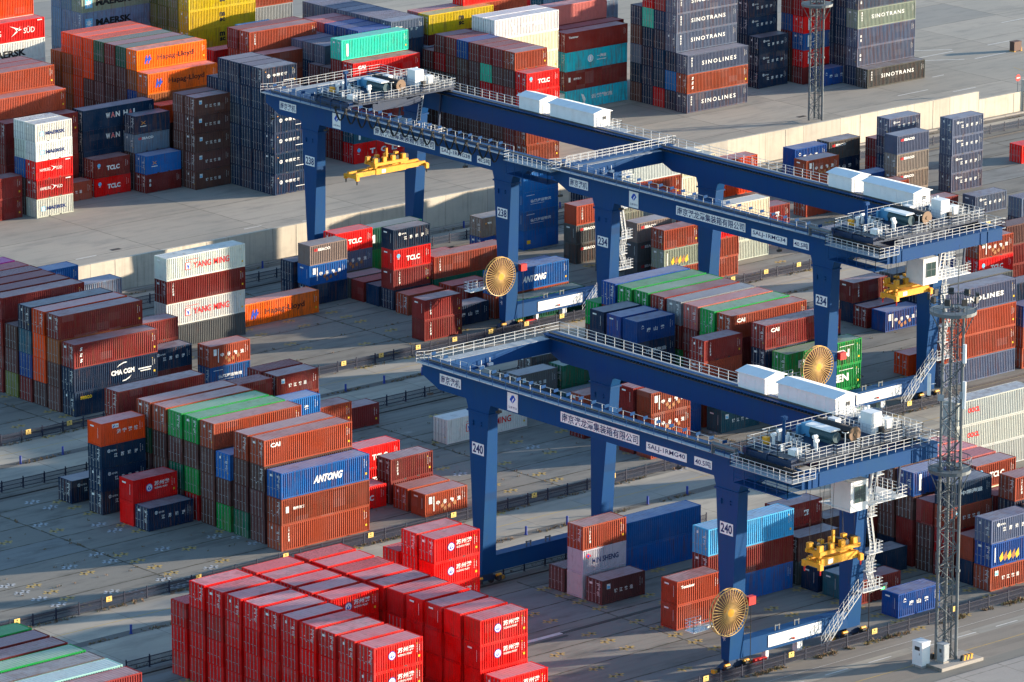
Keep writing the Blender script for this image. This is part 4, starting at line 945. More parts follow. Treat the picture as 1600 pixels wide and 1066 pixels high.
    b = MB(); b.box(.35,.62,-10.2,46.8,GT+.05,GT+.17); b.box(17.45,17.72,-10.2,46.8,GT+.05,GT+.17); b.box(.02,.28,-2,46,GT+.05,GT+.12); b.build('trolley_rail', M_RAIL, t)
    b = MB(); b.box(16.62,17.05,-10.2,46.5,GT-.22,GT-.16)
    for i in range(113): b.box(16.62,17.05,-10.1+i*.5,-10.04+i*.5,GT-.16,GT-.08)
    b.build('cable_tray', M_DARK, t)
    rbuild('railing', M_BLUE, t, [(-.88,-2.5,GT),(-.88,47.1,GT)], step=2.1, mids=(.5,))
    rbuild('railing', M_RAILW, t, [(.95,-1.0,GT+.05),(.95,46.8,GT+.05)], step=1.6, mids=(), h=.75)
    b = MB()
    for i in range(24): yy = 1.0+i*1.95; b.box(.25,.85,yy,yy+.06,GT+.75,GT+1.08)
    b.build('cable_bracket', M_BLUE, t)
    rbuild('railing', M_RAILW, t, [(19.3,-10.5,GT-.1),(19.3,3.0,GT-.1)], step=1.5, mids=(.35,.7)); rbuild('railing', M_RAILW, t, [(19.3,17.6,GT-.1),(19.3,47.1,GT-.1),(17.2,47.1,GT-.1),(1.4,47.1,GT-.2),(-.85,47.1,GT)], step=1.5, mids=(.35,.7))
    rbuild('railing', M_RAILW, t, [(1.1,-10.65,GT+.11),(18.6,-10.65,GT+.11)], step=1.2, mids=(.35,.7)); rbuild('railing', M_RAILW, t, [(18.6,-10.65,GT+.11),(19.3,-10.5,GT+.0)], step=1.0)
    # front right service platform with layered railing and stacked festoon cable
    b = MB(); b.box(-2.0,.0,-10.5,-2.4,GT-.3,GT-.22); b.box(-2.0,1.2,-11.3,-10.5,GT-.3,GT-.22); b.build('platform', M_DECK, t)
    rbuild('railing', M_RAILW, t, [(-.9,-2.45,GT-.22),(-1.95,-2.45,GT-.22),(-1.95,-11.25,GT-.22),(1.2,-11.25,GT-.22)], step=.85, mids=(.35,.7), r=.027)
    b = MB(); railing(b, [(-1.9,-2.9,20.9),(-1.9,-10.6,20.9),(.6,-10.6,20.9)], h=1.5, step=1.7, mids=(.5,1.0), r=.03); b.box(-1.95,0,-10.6,-2.9,20.75,20.84)
    b.build('maintenance_cage', M_BLUE, t)
    if not festoon:
        b = MB()
        for i in range(34):
            y = -2.2-i*.24; b.ring((-.55,y,GT+.28),.34,.055,10,4,'y' if False else 'y')
        b.build('festoon_cable', M_CABLE, t)
        b = MB(); b.tube((-.9,-2.1,GT+1.0),(-.9,1.2,GT+1.0),.22,8,caps=True); b.box(-1.1,-.7,1.1,1.25,GT,GT+1.2); b.box(-1.1,-.7,-2.2,-2.05,GT,GT+1.2); b.build('cable_carrier', M_STEEL, t)
    else:
        for i in range(15):
            y = 31.5-i*2.15; b = MB(); P = [Vector((-1.15, y-k*2.15/8, GT+.55-1.65*math.sin(math.pi*k/8)*(.9+.15*((i*7) % 3)/2))) for k in range(9)]
            for p, q in zip(P, P[1:]): b.tube(p, q, .075, 5); b.tube(p+Vector((.12,0,.05)), q+Vector((.12,0,.05)), .06, 5)
            b.box(-1.25,-.85,y-.09,y+.09,GT+.45,GT+.75); b.build('cable_loop', M_CABLE, t)
    # signs on the girder
    board(t, 44.15, 40.75, 20.86, 21.95, [('南京港机',.04,.96,.1,.9,'navy')])
    board(t, 33.3, 31.65, 20.25, 22.2, [('#logo',)])
    board(t, 24.95, 12.95, 20.78, 21.88, [('南京港龙潭集装箱有限公司',.015,.985,.08,.92,'navy')])
    board(t, 11.9, 5.9, 20.55, 21.45, [('SALJ-1RMG'+num[1:],.04,.96,.15,.85,'navy')])
    board(t, 4.78, 2.22, 20.62, 21.5, [('40.5吨',.05,.95,.13,.87,'navy')])
    b = MB(); b.box(-.03,-.01,38.05,38.5,6.2,6.8); d = Dec().text('米',0,0,.55,.5).text('卡',0,-.75,.55,.5); inst('lettering', d.mesh('lettering'), t, (-.02,.45,4.0), -math.pi/2)
    # floodlights
    for (x, y, z) in ((.7,35.6,19.9),(.7,8.0,19.9),(17.7,-8.5,21.0),(7.0,45.7,21.6),(8.2,45.7,21.7),(.6,46.6,19.6)):
        b = MB(); b.box(x-.03,x+.03,y-.03,y+.03,z-.35,z+.25); b.box(x-.3,x+.3,y-.22,y+.1,z-.6,z-.35); b.build('floodlight', M_DARK if y < 45 or x < 1 else M_WHITE, t)
    # electrical houses on the outer side of the rear girder
    for y0, y1 in ((3.0,11.4),(13.4,17.4)):
        b = MB(); x0, x1, zb, ze = 17.75, 20.5, GT-.05, 24.55
        b.box(x0,x1,y0,y1,zb,ze)
        for i in range(int((y1-y0)/.34)): b.box(x0-.02,x0,y0+.1+i*.34,y0+.13+i*.34,zb+.1,ze-.05) if i % 4 == 0 else None
        for i in range(int((x1-x0)/.3)): b.box(x0+.1+i*.3,x0+.13+i*.3,y0-.02,y0,zb+.1,ze-.05)
        b.box(x0-.02,x0,y0,y1,zb+.75,zb+.78)
        o = b.build('electrical_house', M_WHITE, t); xm = (x0+x1)/2
        c = MB(); c.hexa([(x0-.25,y0-.2,ze),(xm,y0-.2,ze),(xm,y1+.2,ze),(x0-.25,y1+.2,ze),(x0-.25,y0-.2,ze+.07),(xm,y0-.2,ze+.45),(xm,y1+.2,ze+.45),(x0-.25,y1+.2,ze+.07)])
        c.hexa([(xm,y0-.2,ze),(x1+.25,y0-.2,ze),(x1+.25,y1+.2,ze),(xm,y1+.2,ze),(xm,y0-.2,ze+.45),(x1+.25,y0-.2,ze+.07),(x1+.25,y1+.2,ze+.07),(xm,y1+.2,ze+.45)]); c.build('house_roof', M_WHITE, o)
        c = MB(); c.box(x0+.5,x0+1.3,y0-.03,y0-.021,zb+.05,ze-.25); c.build('house_door', M_WHITE, o)
        if y0 < 5: c = MB(); c.box(x0+1.5,x0+1.72,y0-.05,y0-.022,ze-.95,ze-.55); c.box(x0+1.8,x0+2.02,y0-.05,y0-.022,ze-.95,ze-.55); c.build('vent', M_DARK, o)
    b = MB(); b.box(17.75,20.6,-1.2,17.6,GT-.12,GT-.06) ; b.box(18.4,20.9,1.2,3.0,GT-.3,GT-.24); b.build('platform', M_DECK, t)
    rbuild('railing', M_RAILW, t, [(20.85,2.9,GT-.24),(20.85,1.2,GT-.24),(18.5,1.2,GT-.24)], step=.8, mids=(.35,.7))
    # cable reel with service basket
    rx, rz = reel; ry = -1.75
    b = MB(); b.box(rx-.25,rx+.25,ry,-.5,rz-.25,rz+.25); b.box(rx-.3,.1,-.62,-.4,rz-.3,rz+.3); b.tube((rx,ry-.35,rz),(rx,ry+.3,rz),.42,14,caps=True); b.build('reel_drive', M_YEL, t)
    b = MB(); R_ = 2.42
    b.ring((rx,ry-.22,rz),R_,.06,44,5,'y'); b.ring((rx,ry+.18,rz),R_,.06,44,5,'y'); b.ring((rx,ry,rz),.75,.06,20,5,'y')
    for i in range(40):
        a = 2*math.pi*i/40; c_, s_ = math.cos(a), math.sin(a)
        b.tube((rx+.25*c_,ry-.32,rz+.25*s_),(rx+R_*c_,ry-.22,rz+R_*s_),.042,4); 
        if i % 2: b.tube((rx+.3*c_,ry+.25,rz+.3*s_),(rx+R_*c_,ry+.18,rz+R_*s_),.04,4)
    o = b.build('cable_reel', M_REEL, t)
    b = MB()
    for k_ in range(12): b.ring((rx,ry-.02+.03*(k_%2),rz),.85+k_*.12,.075,36,4,'y')
    b.build('wound_cable', plainc, o)
    b = MB(); b.box(1.95,2.9,-1.3,-.7,rz-.1,rz+.75); b.build('tension_box', M_RED, t)
    b = MB(); b.tube((2.5,-1.0,rz),(2.5,-1.0,.8),.04,5); b.tube((rx+R_*.7,ry,rz+R_*.7),(2.4,-1.0,rz+.6),.035,4); b.build('supply_cable', M_CABLE, t)
    b = MB(); b.box(rx-4.0,rx-1.9,-1.0,.3,rz-1.6,rz-1.5); b.box(rx-1.9,0,-.2,.2,rz-1.75,rz-1.5)
    railing(b, [(rx-4,-1.0,rz-1.5),(rx-4,.3,rz-1.5),(rx-1.9,.3,rz-1.5)], step=.7, mids=(.35,.7)); railing(b, [(rx-4,-1.0,rz-1.5),(rx-1.9,-1.0,rz-1.5)], step=.7, mids=(.35,.7)); b.build('service_basket', M_WHITE, t)
    # stairs on the rear near leg
    b = MB()
    def flight(p, q, wd=.7):
        p, q = Vector(p), Vector(q); 
        for s_ in (0, wd):
            o_ = Vector((0,-s_,0)); b.tube(p+o_, q+o_, .06, 4); railing_line = [(p+o_), (q+o_)]
            for hh in (.55,1.05): b.tube(p+o_+Vector((0,0,hh)), q+o_+Vector((0,0,hh)), .024, 4)
            for k in range(5): c_ = p+(q-p)*k/4+o_; b.tube(c_, c_+Vector((0,0,1.05)), .03, 4)
        n_ = max(3, int(abs(q.z-p.z)/.38))
        for k in range(n_): c_ = p+(q-p)*(k+.5)/n_; b.box(c_.x-.08,c_.x+.08,c_.y-wd,c_.y,c_.z-.015,c_.z+.015, 1)
    def landing(x0, x1, z):
        b.box(x0,x1,-1.75,-.75,z-.1,z); railing(b, [(x1,-.75,z),(x1,-1.75,z),(x0,-1.75,z)], step=.6, mids=(.35,.7))
    flight((12.4,-1.0,.3),(14.6,-1.0,2.6)); flight((14.8,-1.0,2.9),(17.5,-1.0,5.4)); landing(17.5,20.3,5.2)
    zz = 5.2
    for k in range(4):
        z2 = zz+(2.0,1.9,4.0,4.2)[k]
        if k % 2 == 0: flight((19.3,-.9,zz),(18.6,-.9,z2), .6)
        else: flight((18.7,-.9,zz),(19.4,-.9,z2), .6)
        zz = z2
        if k % 2: landing(18.3,20.2,zz)
        else: landing(18.2,19.3,zz)
    b.build('stair', [M_RAILW, M_DECK], t)
    return t
plainc = plain('wound_cable_brown', (.20,.10,.085), .7)
make_crane('240', 349.5, 371.0, (-1.25, 7.0), 'blue gantry crane numbered 240, nearest, standing over the lower middle containers')
make_crane('234', 420.3, 430.6, (-2.3, 7.9), 'blue gantry crane numbered 234 at right, standing behind the nearest crane')
make_crane('238', 420.8, 487.8, (-2.0, 7.6), 'blue gantry crane numbered 238 at upper left, with hanging loops of black cable', festoon=True)

def make_trolley(X0, Y, lab, cab_y=1.4, low=False):
    """hoist trolley riding on the two girders; local y = 0 is its centre"""
    t = empty('crane_trolley', (X0, Y, 22.8), lab, 'crane trolley', 'hoist trolleys on the gantry cranes')
    b = MB(); 
    for y in (-3.2,0.3,3.2): b.box(.2,17.9,y-.25,y+.25,.45,1.15)
    for x in (.3,5.2,12.4,17.4): b.box(x,x+.4,-3.4,3.4,.2,.9)
    b.box(2.0,16.2,-3.4,3.4,1.12,1.18); b.build('trolley_frame', M_BLUED, t)
    b = MB()
    for x in (.48,17.58):
        for y in (-2.9,-1.9,1.9,2.9): b.tube((x-.1,y,.42),(x+.1,y,.42),.3,12,caps=True)
    b.build('wheel', M_DARK, t)
    b = MB(); b.box(1.2,17.4,-4.4,-3.3,1.0,1.06); b.box(3.5,17.2,3.3,4.2,1.0,1.06); b.box(.6,4.6,-3.3,3.4,1.0,1.06); b.box(14.4,17.6,-3.3,3.4,1.18,1.24); b.build('deck', M_DECKD, t)
    z = 1.06
    rbuild('railing', M_RAILW, t, [(1.2,-3.4,z),(1.2,-4.4,z),(5.0,-4.4,z),(5.0,-4.9,z),(8.2,-4.9,z),(8.2,-4.4,z),(11.5,-4.4,z),(11.5,-4.9,z),(14.5,-4.9,z),(14.5,-4.4,z),(17.4,-4.4,z),(17.4,4.2,z)], step=.9, mids=(.35,.7), r=.027)
    rbuild('railing', M_RAILW, t, [(17.2,4.2,z),(3.5,4.2,z),(3.5,3.4,z),(.7,3.4,z),(.7,-1.0,z),(2.6,-1.0,z)], step=1.0, mids=(.35,.7), r=.027)
    rbuild('railing', M_RAILW, t, [(1.4,-3.0,z),(3.2,-3.0,z),(3.2,-.4,z),(4.8,-.4,z),(4.8,1.6,z)], step=.7, mids=(.35,.7), r=.027)
    rbuild('railing', M_RAILW, t, [(12.6,-2.6,z),(12.6,2.4,z),(14.6,2.4,z),(16.4,.6,z),(16.4,-2.4,z),(15.0,-2.4,z)], step=.6, mids=(.35,.7), r=.027)
    # drum, gearbox, motor
    b = MB(); b.tube((9.6,-2.6,1.95),(9.6,2.6,1.95),.62,20,caps=True)
    for i in range(26): b.ring((9.6,-2.4+i*.19,1.95),.62,.05,18,4,'y')
    b.build('hoist_drum', M_DARK, t)
    b = MB(); b.tube((9.6,-2.75,1.95),(9.6,-2.62,1.95),.78,20,caps=True); b.tube((9.6,-2.82,1.95),(9.6,-2.7,1.95),.2,8,caps=True); b.build('drum_flange', plain('flange_bronze', (.20,.12,.07), .6), t)
    b = MB(); b.box(7.3,8.7,1.3,2.6,1.2,2.45); b.box(6.9,7.9,2.6,2.9,1.2,2.2); b.build('gearbox', M_SKYBL, t)
    b = MB(); b.tube((7.6,-2.2,1.85),(7.6,1.2,1.85),.55,16,caps=True); b.box(7.1,8.1,-1.9,.9,1.2,1.5); b.build('hoist_motor', plain('motor_teal', (.025,.07,.09), .5), t)
    b = MB(); b.hexa([(6.9,-2.0,2.45),(8.3,-2.0,2.45),(8.3,1.6,2.45),(6.9,1.6,2.45),(7.0,-2.0,2.62),(8.2,-2.0,2.62),(8.2,1.6,2.62),(7.0,1.6,2.62)]); b.build('motor_cover', M_WHITE, t)
    b = MB(); b.box(12.6,14.0,-2.0,-.4,1.2,3.35)
    for k in range(3): b.box(12.75+k*.42,13.05+k*.42,-2.03,-2.0,2.0,2.3)
    b.build('control_cabinet', M_WHITE, t)
    b = MB(); b.box(11.0,11.8,1.5,2.6,1.2,2.3); b.box(15.2,16.0,-1.6,-.6,1.2,2.2); b.box(1.6,2.4,-2.5,-1.5,1.1,1.7); b.build('junction_box', M_WHITE, t)
    b = MB(); b.box(16.4,17.3,1.2,2.2,1.2,2.3); b.tube((13.8,2.9,1.2),(15.6,2.9,1.2),.3,10,caps=True); b.tube((1.4,1.2,1.2),(1.4,2.8,1.2),.28,10,caps=True); b.build('auxiliary_motor', M_BLUED, t)
    b = MB()
    for (x, y) in ((2.8,1.8),(4.2,2.4),(5.4,-1.4),(4.4,-2.6)): b.tube((x,y,1.1),(x,y,2.3),.16,8,caps=True); b.tube((x-.25,y,2.2),(x+.25,y,2.2),.2,10,caps=True)
    b.build('pulley_post', M_WHITE, t)
    b = MB(); b.tube((3.6,1.2,1.1),(3.6,1.2,3.9),.17,8,caps=True); b.box(3.3,3.9,.95,1.4,3.7,4.05); b.build('camera_mast', M_BLUE, t)
    b = MB(); b.tube((6.6,-4.4,1.1),(6.6,-4.4,3.1),.05,6); b.disc((6.6,-4.4,3.12),.35); b.tube((6.6,-4.4,3.05),(6.6,-4.4,3.12),.35,10,caps=True); b.build('lamp_post', M_WHITE, t)
    b = MB(); b.box(2.2,2.7,2.2,2.8,1.1,1.9); b.build('hydraulic_tank', M_YEL, t)
    q = random.Random(5); b = MB()
    for k in range(26):
        x, y = q.uniform(1.5,16.8), q.uniform(-3.1,3.1); l = q.uniform(.5,2.2)
        if q.random() < .5: b.tube((x,y,1.25+q.random()*.2),(min(17,x+l),y,1.25+q.random()*.2),.05,5)
        else: b.tube((x,y,1.25),(x,y+.4*l,1.3),.06,5)
        if k % 3 == 0: b.box(x,x+.3+.3*q.random(),y,y+.25+.2*q.random(),1.18,1.45+q.random()*.5)
    b.build('pipes_and_hoses', M_DARK, t)
    b = MB()
    for k in range(9):
        x, y = q.uniform(12.2,17.2), q.uniform(-3.0,3.2); b.box(x,x+.15+.2*q.random(),y,y+.2,1.2,1.7+q.random()*.9)
    for k in range(6):
        x, y = q.uniform(1.0,5.6), q.uniform(-3.2,3.0); b.box(x,x+.15+.2*q.random(),y,y+.2,1.1,1.6+q.random()*.8)
    b.build('small_box', M_WHITE, t)
    # tapered underframe carrying the cab and the sheaves
    b = MB(); b.box(5.0,13.0,-2.6,2.6,-.9,.2); 
    for x in (13.6,17.0): b.tube((x,2.0,.4),(x-.6,2.0,-6.0),.16,4); b.tube((x,-2.0,.4),(x-.6,-2.0,-6.0),.16,4)
    b.build('underframe', M_BLUED, t)
    b = MB(); b.box(8.6,16.8,-3.0,1.2,-5.75,-5.65) if not low else None
    if not low:
        railing(b, [(11.2,-3.0,-5.65),(16.8,-3.0,-5.65),(16.8,1.2,-5.65)], step=.7, mids=(.35,.7), r=.027); b.build('cab_platform', M_WHITE, t)
        b = MB(); b.box(8.7,11.1,-3.2,-.4,-5.9,-2.8); o = b.build('operator_cab', M_WHITE, t)
        c = MB(); c.box(9.2,10.7,-3.24,-3.2,-5.0,-3.35); c.build('cab_window', M_GLASS, o)
        c = MB(); 
        for x in (9.17,9.92,10.68): c.box(x,x+.05,-3.26,-3.24,-5.02,-3.33)
        for z_ in (-5.03,-4.2,-3.35): c.box(9.2,10.7,-3.261,-3.241,z_,z_+.05)
        c.build('window_frame', M_STEEL, o)
    b = MB()
    for s_ in (0,.6): b.tube((12.2+s_,-2.2,-5.6),(13.3+s_,-2.2,.6),.05,4)
    for k in range(16): f_ = k/16; b.tube((12.2+1.1*f_,-2.2,-5.6+6.2*f_),(12.8+1.1*f_,-2.2,-5.6+6.2*f_),.03,4)
    b.build('ladder', M_WHITE, t)
    return t
make_trolley(349.5, 365.6, 'hoist trolley with white railings and black drum on the nearest crane 240')
make_trolley(420.3, 426.0, 'hoist trolley with white railings and black drum on crane 234')
make_trolley(420.8, 521.7, 'hoist trolley with white railings at the left end of crane 238')

def make_spreader(x, y, z, half, lab):
    """yellow container spreader; z = underside of its main beams"""
    t = empty('container_spreader', (x, y, z), lab, 'container spreader', 'yellow spreaders hanging below the cranes')
    b = MB()
    for s_ in (-1, 1): b.box(-2.5,2.5,s_*.72-.26,s_*.72+.26,.2,.95)
    b.box(-.9,.9,-1.0,1.0,.3,.85); b.build('main_beam', M_YEL, t)
    b = MB()
    for e in (-1, 1):
        for s_ in (-1, 1):
            x0, x1 = sorted((e*1.6, e*(half-.25))); b.box(x0,x1,s_*.72-.2,s_*.72+.2,.28,.85)
    b.build('telescopic_arm', M_YEL, t)
    for e in (-1, 1):
        b = MB(); x0, x1 = sorted((e*(half-.42), e*half)); b.box(x0,x1,-1.2,1.2,.15,.62); 
        for s_ in (-1, 1): b.box(x0-.02,x1+.02,s_*1.14-.2,s_*1.14+.2,-.08,.55)
        o = b.build('end_beam', M_YEL, t)
        c = MB()
        for s_ in (-1, 1): c.tube((e*(half-.2),s_*1.12,-.1),(e*(half-.2),s_*1.12,-.62),.12,6,r2=.07,caps=True)
        c.build('twist_lock', M_RED if half < 4 else M_DARK, o)
    b = MB()
    for s_ in (-1, 1): b.box(-2.8,2.8,s_*.95-.14,s_*.95+.14,1.35,1.72)
    for xx in (-2.6,-.2,2.3): b.box(xx,xx+.35,-1.05,1.05,1.3,1.68)
    for xx in (-2.3,2.0): b.box(xx,xx+.3,-.5,.5,.9,1.35)
    o = b.build('head_block', M_YEL, t)
    c = MB()
    for xx in (-2.5,-1.0,.5,2.2):
        for yy in (-.75,.75): c.box(xx-.28,xx+.28,yy-.22,yy+.22,1.7,2.35); 
    c.box(-.1,.15,-.1,.15,1.7,3.3); c.build('sheave_block', M_YEL, o)
    c = MB()
    for xx in (-1.7,1.3):
        for yy in (-.5,.6): c.tube((xx,yy-.25,1.95),(xx,yy+.25,1.95),.32,10,caps=True)
    c.box(-1.2,-.2,-.6,.2,1.72,2.0); c.box(.8,1.2,-.2,.7,1.72,2.25); c.tube((2.9,-.6,1.9),(2.9,.5,1.9),.34,10,caps=True); c.build('hydraulic_unit', M_DARK, o)
    c = MB(); c.box(-1.6,-.6,-.99,-.985,.32,.8); c.box(-2.3,-1.9,-.3,.3,1.73,1.76); c.build('data_plate', M_DEC['white'], t)
    b = MB()
    for xx in (-2.5,-1.0,.5,2.2):
        for yy in (-.75,.75): b.tube((xx,yy,2.3),(xx*.85-.1,yy*1.5,22.4-z),.02,4)
    b.build('hoist_rope', M_CABLE, t)
    return t
make_spreader(358.4, 365.0, 11.2, 3.0, 'yellow spreader hanging from crane 240, drawn in short')
make_spreader(429.5, 425.9, 15.1, 3.0, 'yellow spreader hanging high beside the cab of crane 234')
make_spreader(430.0, 521.5, 12.9, 6.05, 'long yellow spreader stretched out under crane 238')

# ------------------------------------------------------------------ concrete wall
def wall_thing(x0, x1, y, h, lab):
    t = empty('concrete_wall', (x0, y, 0), lab, 'wall'); n = int((x1-x0)/7.4)+1
    b = MB(); b.box(0,x1-x0,0,.4,0,h); b.box(-.02,x1-x0+.02,-.03,.43,h,h+.08)
    for i in range(1, n): b.box(i*7.4-.08,i*7.4+.08,-.03,0,0,h) if i % 2 else None
    b.build('wall_panel', G_WALL, t)
    b = MB(); b.box(0,x1-x0,-1.3,-.95,.02,.18); b.build('kerb', G_PALE, t)
wall_thing(300, 553.6, 535, 4.1, 'long pale concrete wall between the rails and the upper yard')
wall_thing(553.7, 563.0, 535.05, 2.85, 'lower end section of pale wall, at upper right')
b = MB(); b.box(0,1.0,0,.7,0,4.6); tag(b.build('gate_pillar', G_WALL, loc=(563.0,534.8,0)), 'grey pillar at the far right end of the pale wall', 'pillar')

# ------------------------------------------------------------------ fences
PAN = 2.93
def fence_protos():
    b = MB(); L = PAN-.1
    for z in (.16,.62,1.08): b.box(.05,L+.05,-.02,.02,z-.03,z+.03)
    n = 21
    for i in range(n): x = .12+i*(L-.14)/(n-1); b.box(x-.02,x+.02,-.02,.02,.12,1.16)
    p = b.mesh('fence_panel', M_FENCE); b = MB(); b.box(-.05,.05,-.05,.05,0,1.35); b.box(-.12,.12,-.12,.12,0,.03); b.tube((0,.05,.75),(0,.55,.02),.025,4); q = b.mesh('fence_post', M_FENCE)
    b = MB(); b.box(-.36,.36,-.03,0,.66,1.22); sgn = b.mesh('warning_sign', plain('sign_yellow', (.75,.50,.13), .6, var=.4))
    d = Dec(); d.poly([(-.12,.98),(.12,.98),(0,1.18)],'black').text('当心',-.22,.72,.16,.44,'black'); sl = d.mesh('lettering'); return p, q, sgn, sl
FP, FQ, FS, FL = fence_protos()
def fence(y, x0, x1, lab, sign_every=4, sign_off=0):
    t = empty('metal_fence', (x0, y, 0), lab, 'fence', 'dark blue railing fences along the crane rails'); n = int((x1-x0)/PAN)
    for i in range(n+1):
        inst('fence_post', FQ, t, (i*PAN,0,0))
        if i < n: inst('fence_panel', FP, t, (i*PAN,0,0))
        if sign_every and i < n and i % sign_every == sign_off:
            s_ = inst('warning_sign', FS, t, (i*PAN+.9,-.05,0)); inst('lettering', FL, s_, (0,-.034,0))
fence(368.85, 341.0, 400.0, 'dark fence with yellow signs beside the near road', 4, 1)
fence(409.95, 304.0, 385.0, 'dark blue fence on the near side of the lowest road', 0)
fence(428.35, 300.0, 441.0, 'dark fence with yellow signs right behind the red block', 4, 1)
fence(470.15, 326.0, 462.0, 'plain dark fence along the middle road near side', 0)
fence(485.75, 340.0, 520.0, 'dark fence with yellow signs across the picture centre', 2, 0)
fence(527.2, 384.0, 575.0, 'dark fence running just before the long pale wall', 0)

# ------------------------------------------------------------------ bollards on the road medians
b = MB(); b.tube((0,0,0),(0,0,.95),.13,8,caps=True); b.tube((0,0,0),(0,0,.05),.2,8,caps=True); BM = b.mesh('bollard', M_BOLL)
def bollards(y, x0, n, st, where):
    for i in range(n):
        o = inst('bollard', BM, None, (x0+i*st, y, 0)); tag(o, f'short blue bollard on the median strip of the {where} road', 'bollard', f'blue bollards on the {where} road')
bollards(419.8, 312.0, 16, 5.95, 'lower'); bollards(478.1, 334.2, 18, 5.95, 'middle'); bollards(532.4, 383.6, 20, 8.6, 'far')

# ------------------------------------------------------------------ dry weeds along kerbs and joints
def weeds():
    r = random.Random(11); b = MB()
    def tuft(x, y, s):
        for k in range(7):
            a = r.uniform(0, 6.28); d = r.uniform(.2, 1)*s; h = r.uniform(.25, .9)*s*.8; w_ = .05*s+.02
            p = Vector((x+r.uniform(-.15,.15), y+r.uniform(-.15,.15), .01)); q = p+Vector((math.cos(a)*d*.5, math.sin(a)*d*.5, h)); e = Vector((-math.sin(a), math.cos(a), 0))*w_
            b.poly([p-e, p+e, q+e*.3, q-e*.3], 0 if r.random() < .7 else 1)
    for y, x0, x1, dens, s in ((368.35,341,400,5,.4),(428.0,300,441,2.2,.35),(419.6,300,420,2.5,.35),(478.1,320,470,2.2,.35),(485.4,340,520,2,.3),(532.4,384,560,1.2,.3),(410.6,300,380,1.2,.3)):
        x = x0
        while x < x1:
            if r.random() < .5+.5*math.sin(x*.7): 
                for k in range(int(dens)): tuft(x+r.uniform(-.3,.3), y+r.gauss(0,.22), s*r.uniform(.5,1.3))
            x += .35
    for k in range(700):   # joints of the slabs
        lane = r.choice((437.4,443.3,449.2,455.1,461,493,499,505,511,517)); tuft(r.uniform(310,470), lane+r.gauss(0,.12), .28*r.uniform(.5,1.2))
    for xx in (326.4,353.6,380.8,408):
        for k in range(60): tuft(xx+r.gauss(0,.15), r.choice((r.uniform(432,466), r.uniform(489,523))), .35*r.uniform(.5,1.2))
    o = b.build('dry_grass', [plain('dry_grass_brown', (.22,.13,.07), .9), plain('dry_grass_green', (.10,.11,.04), .9)]); tag(o, 'dry brown weeds along kerbs fences and slab joints', 'weeds', kind='stuff')
weeds()

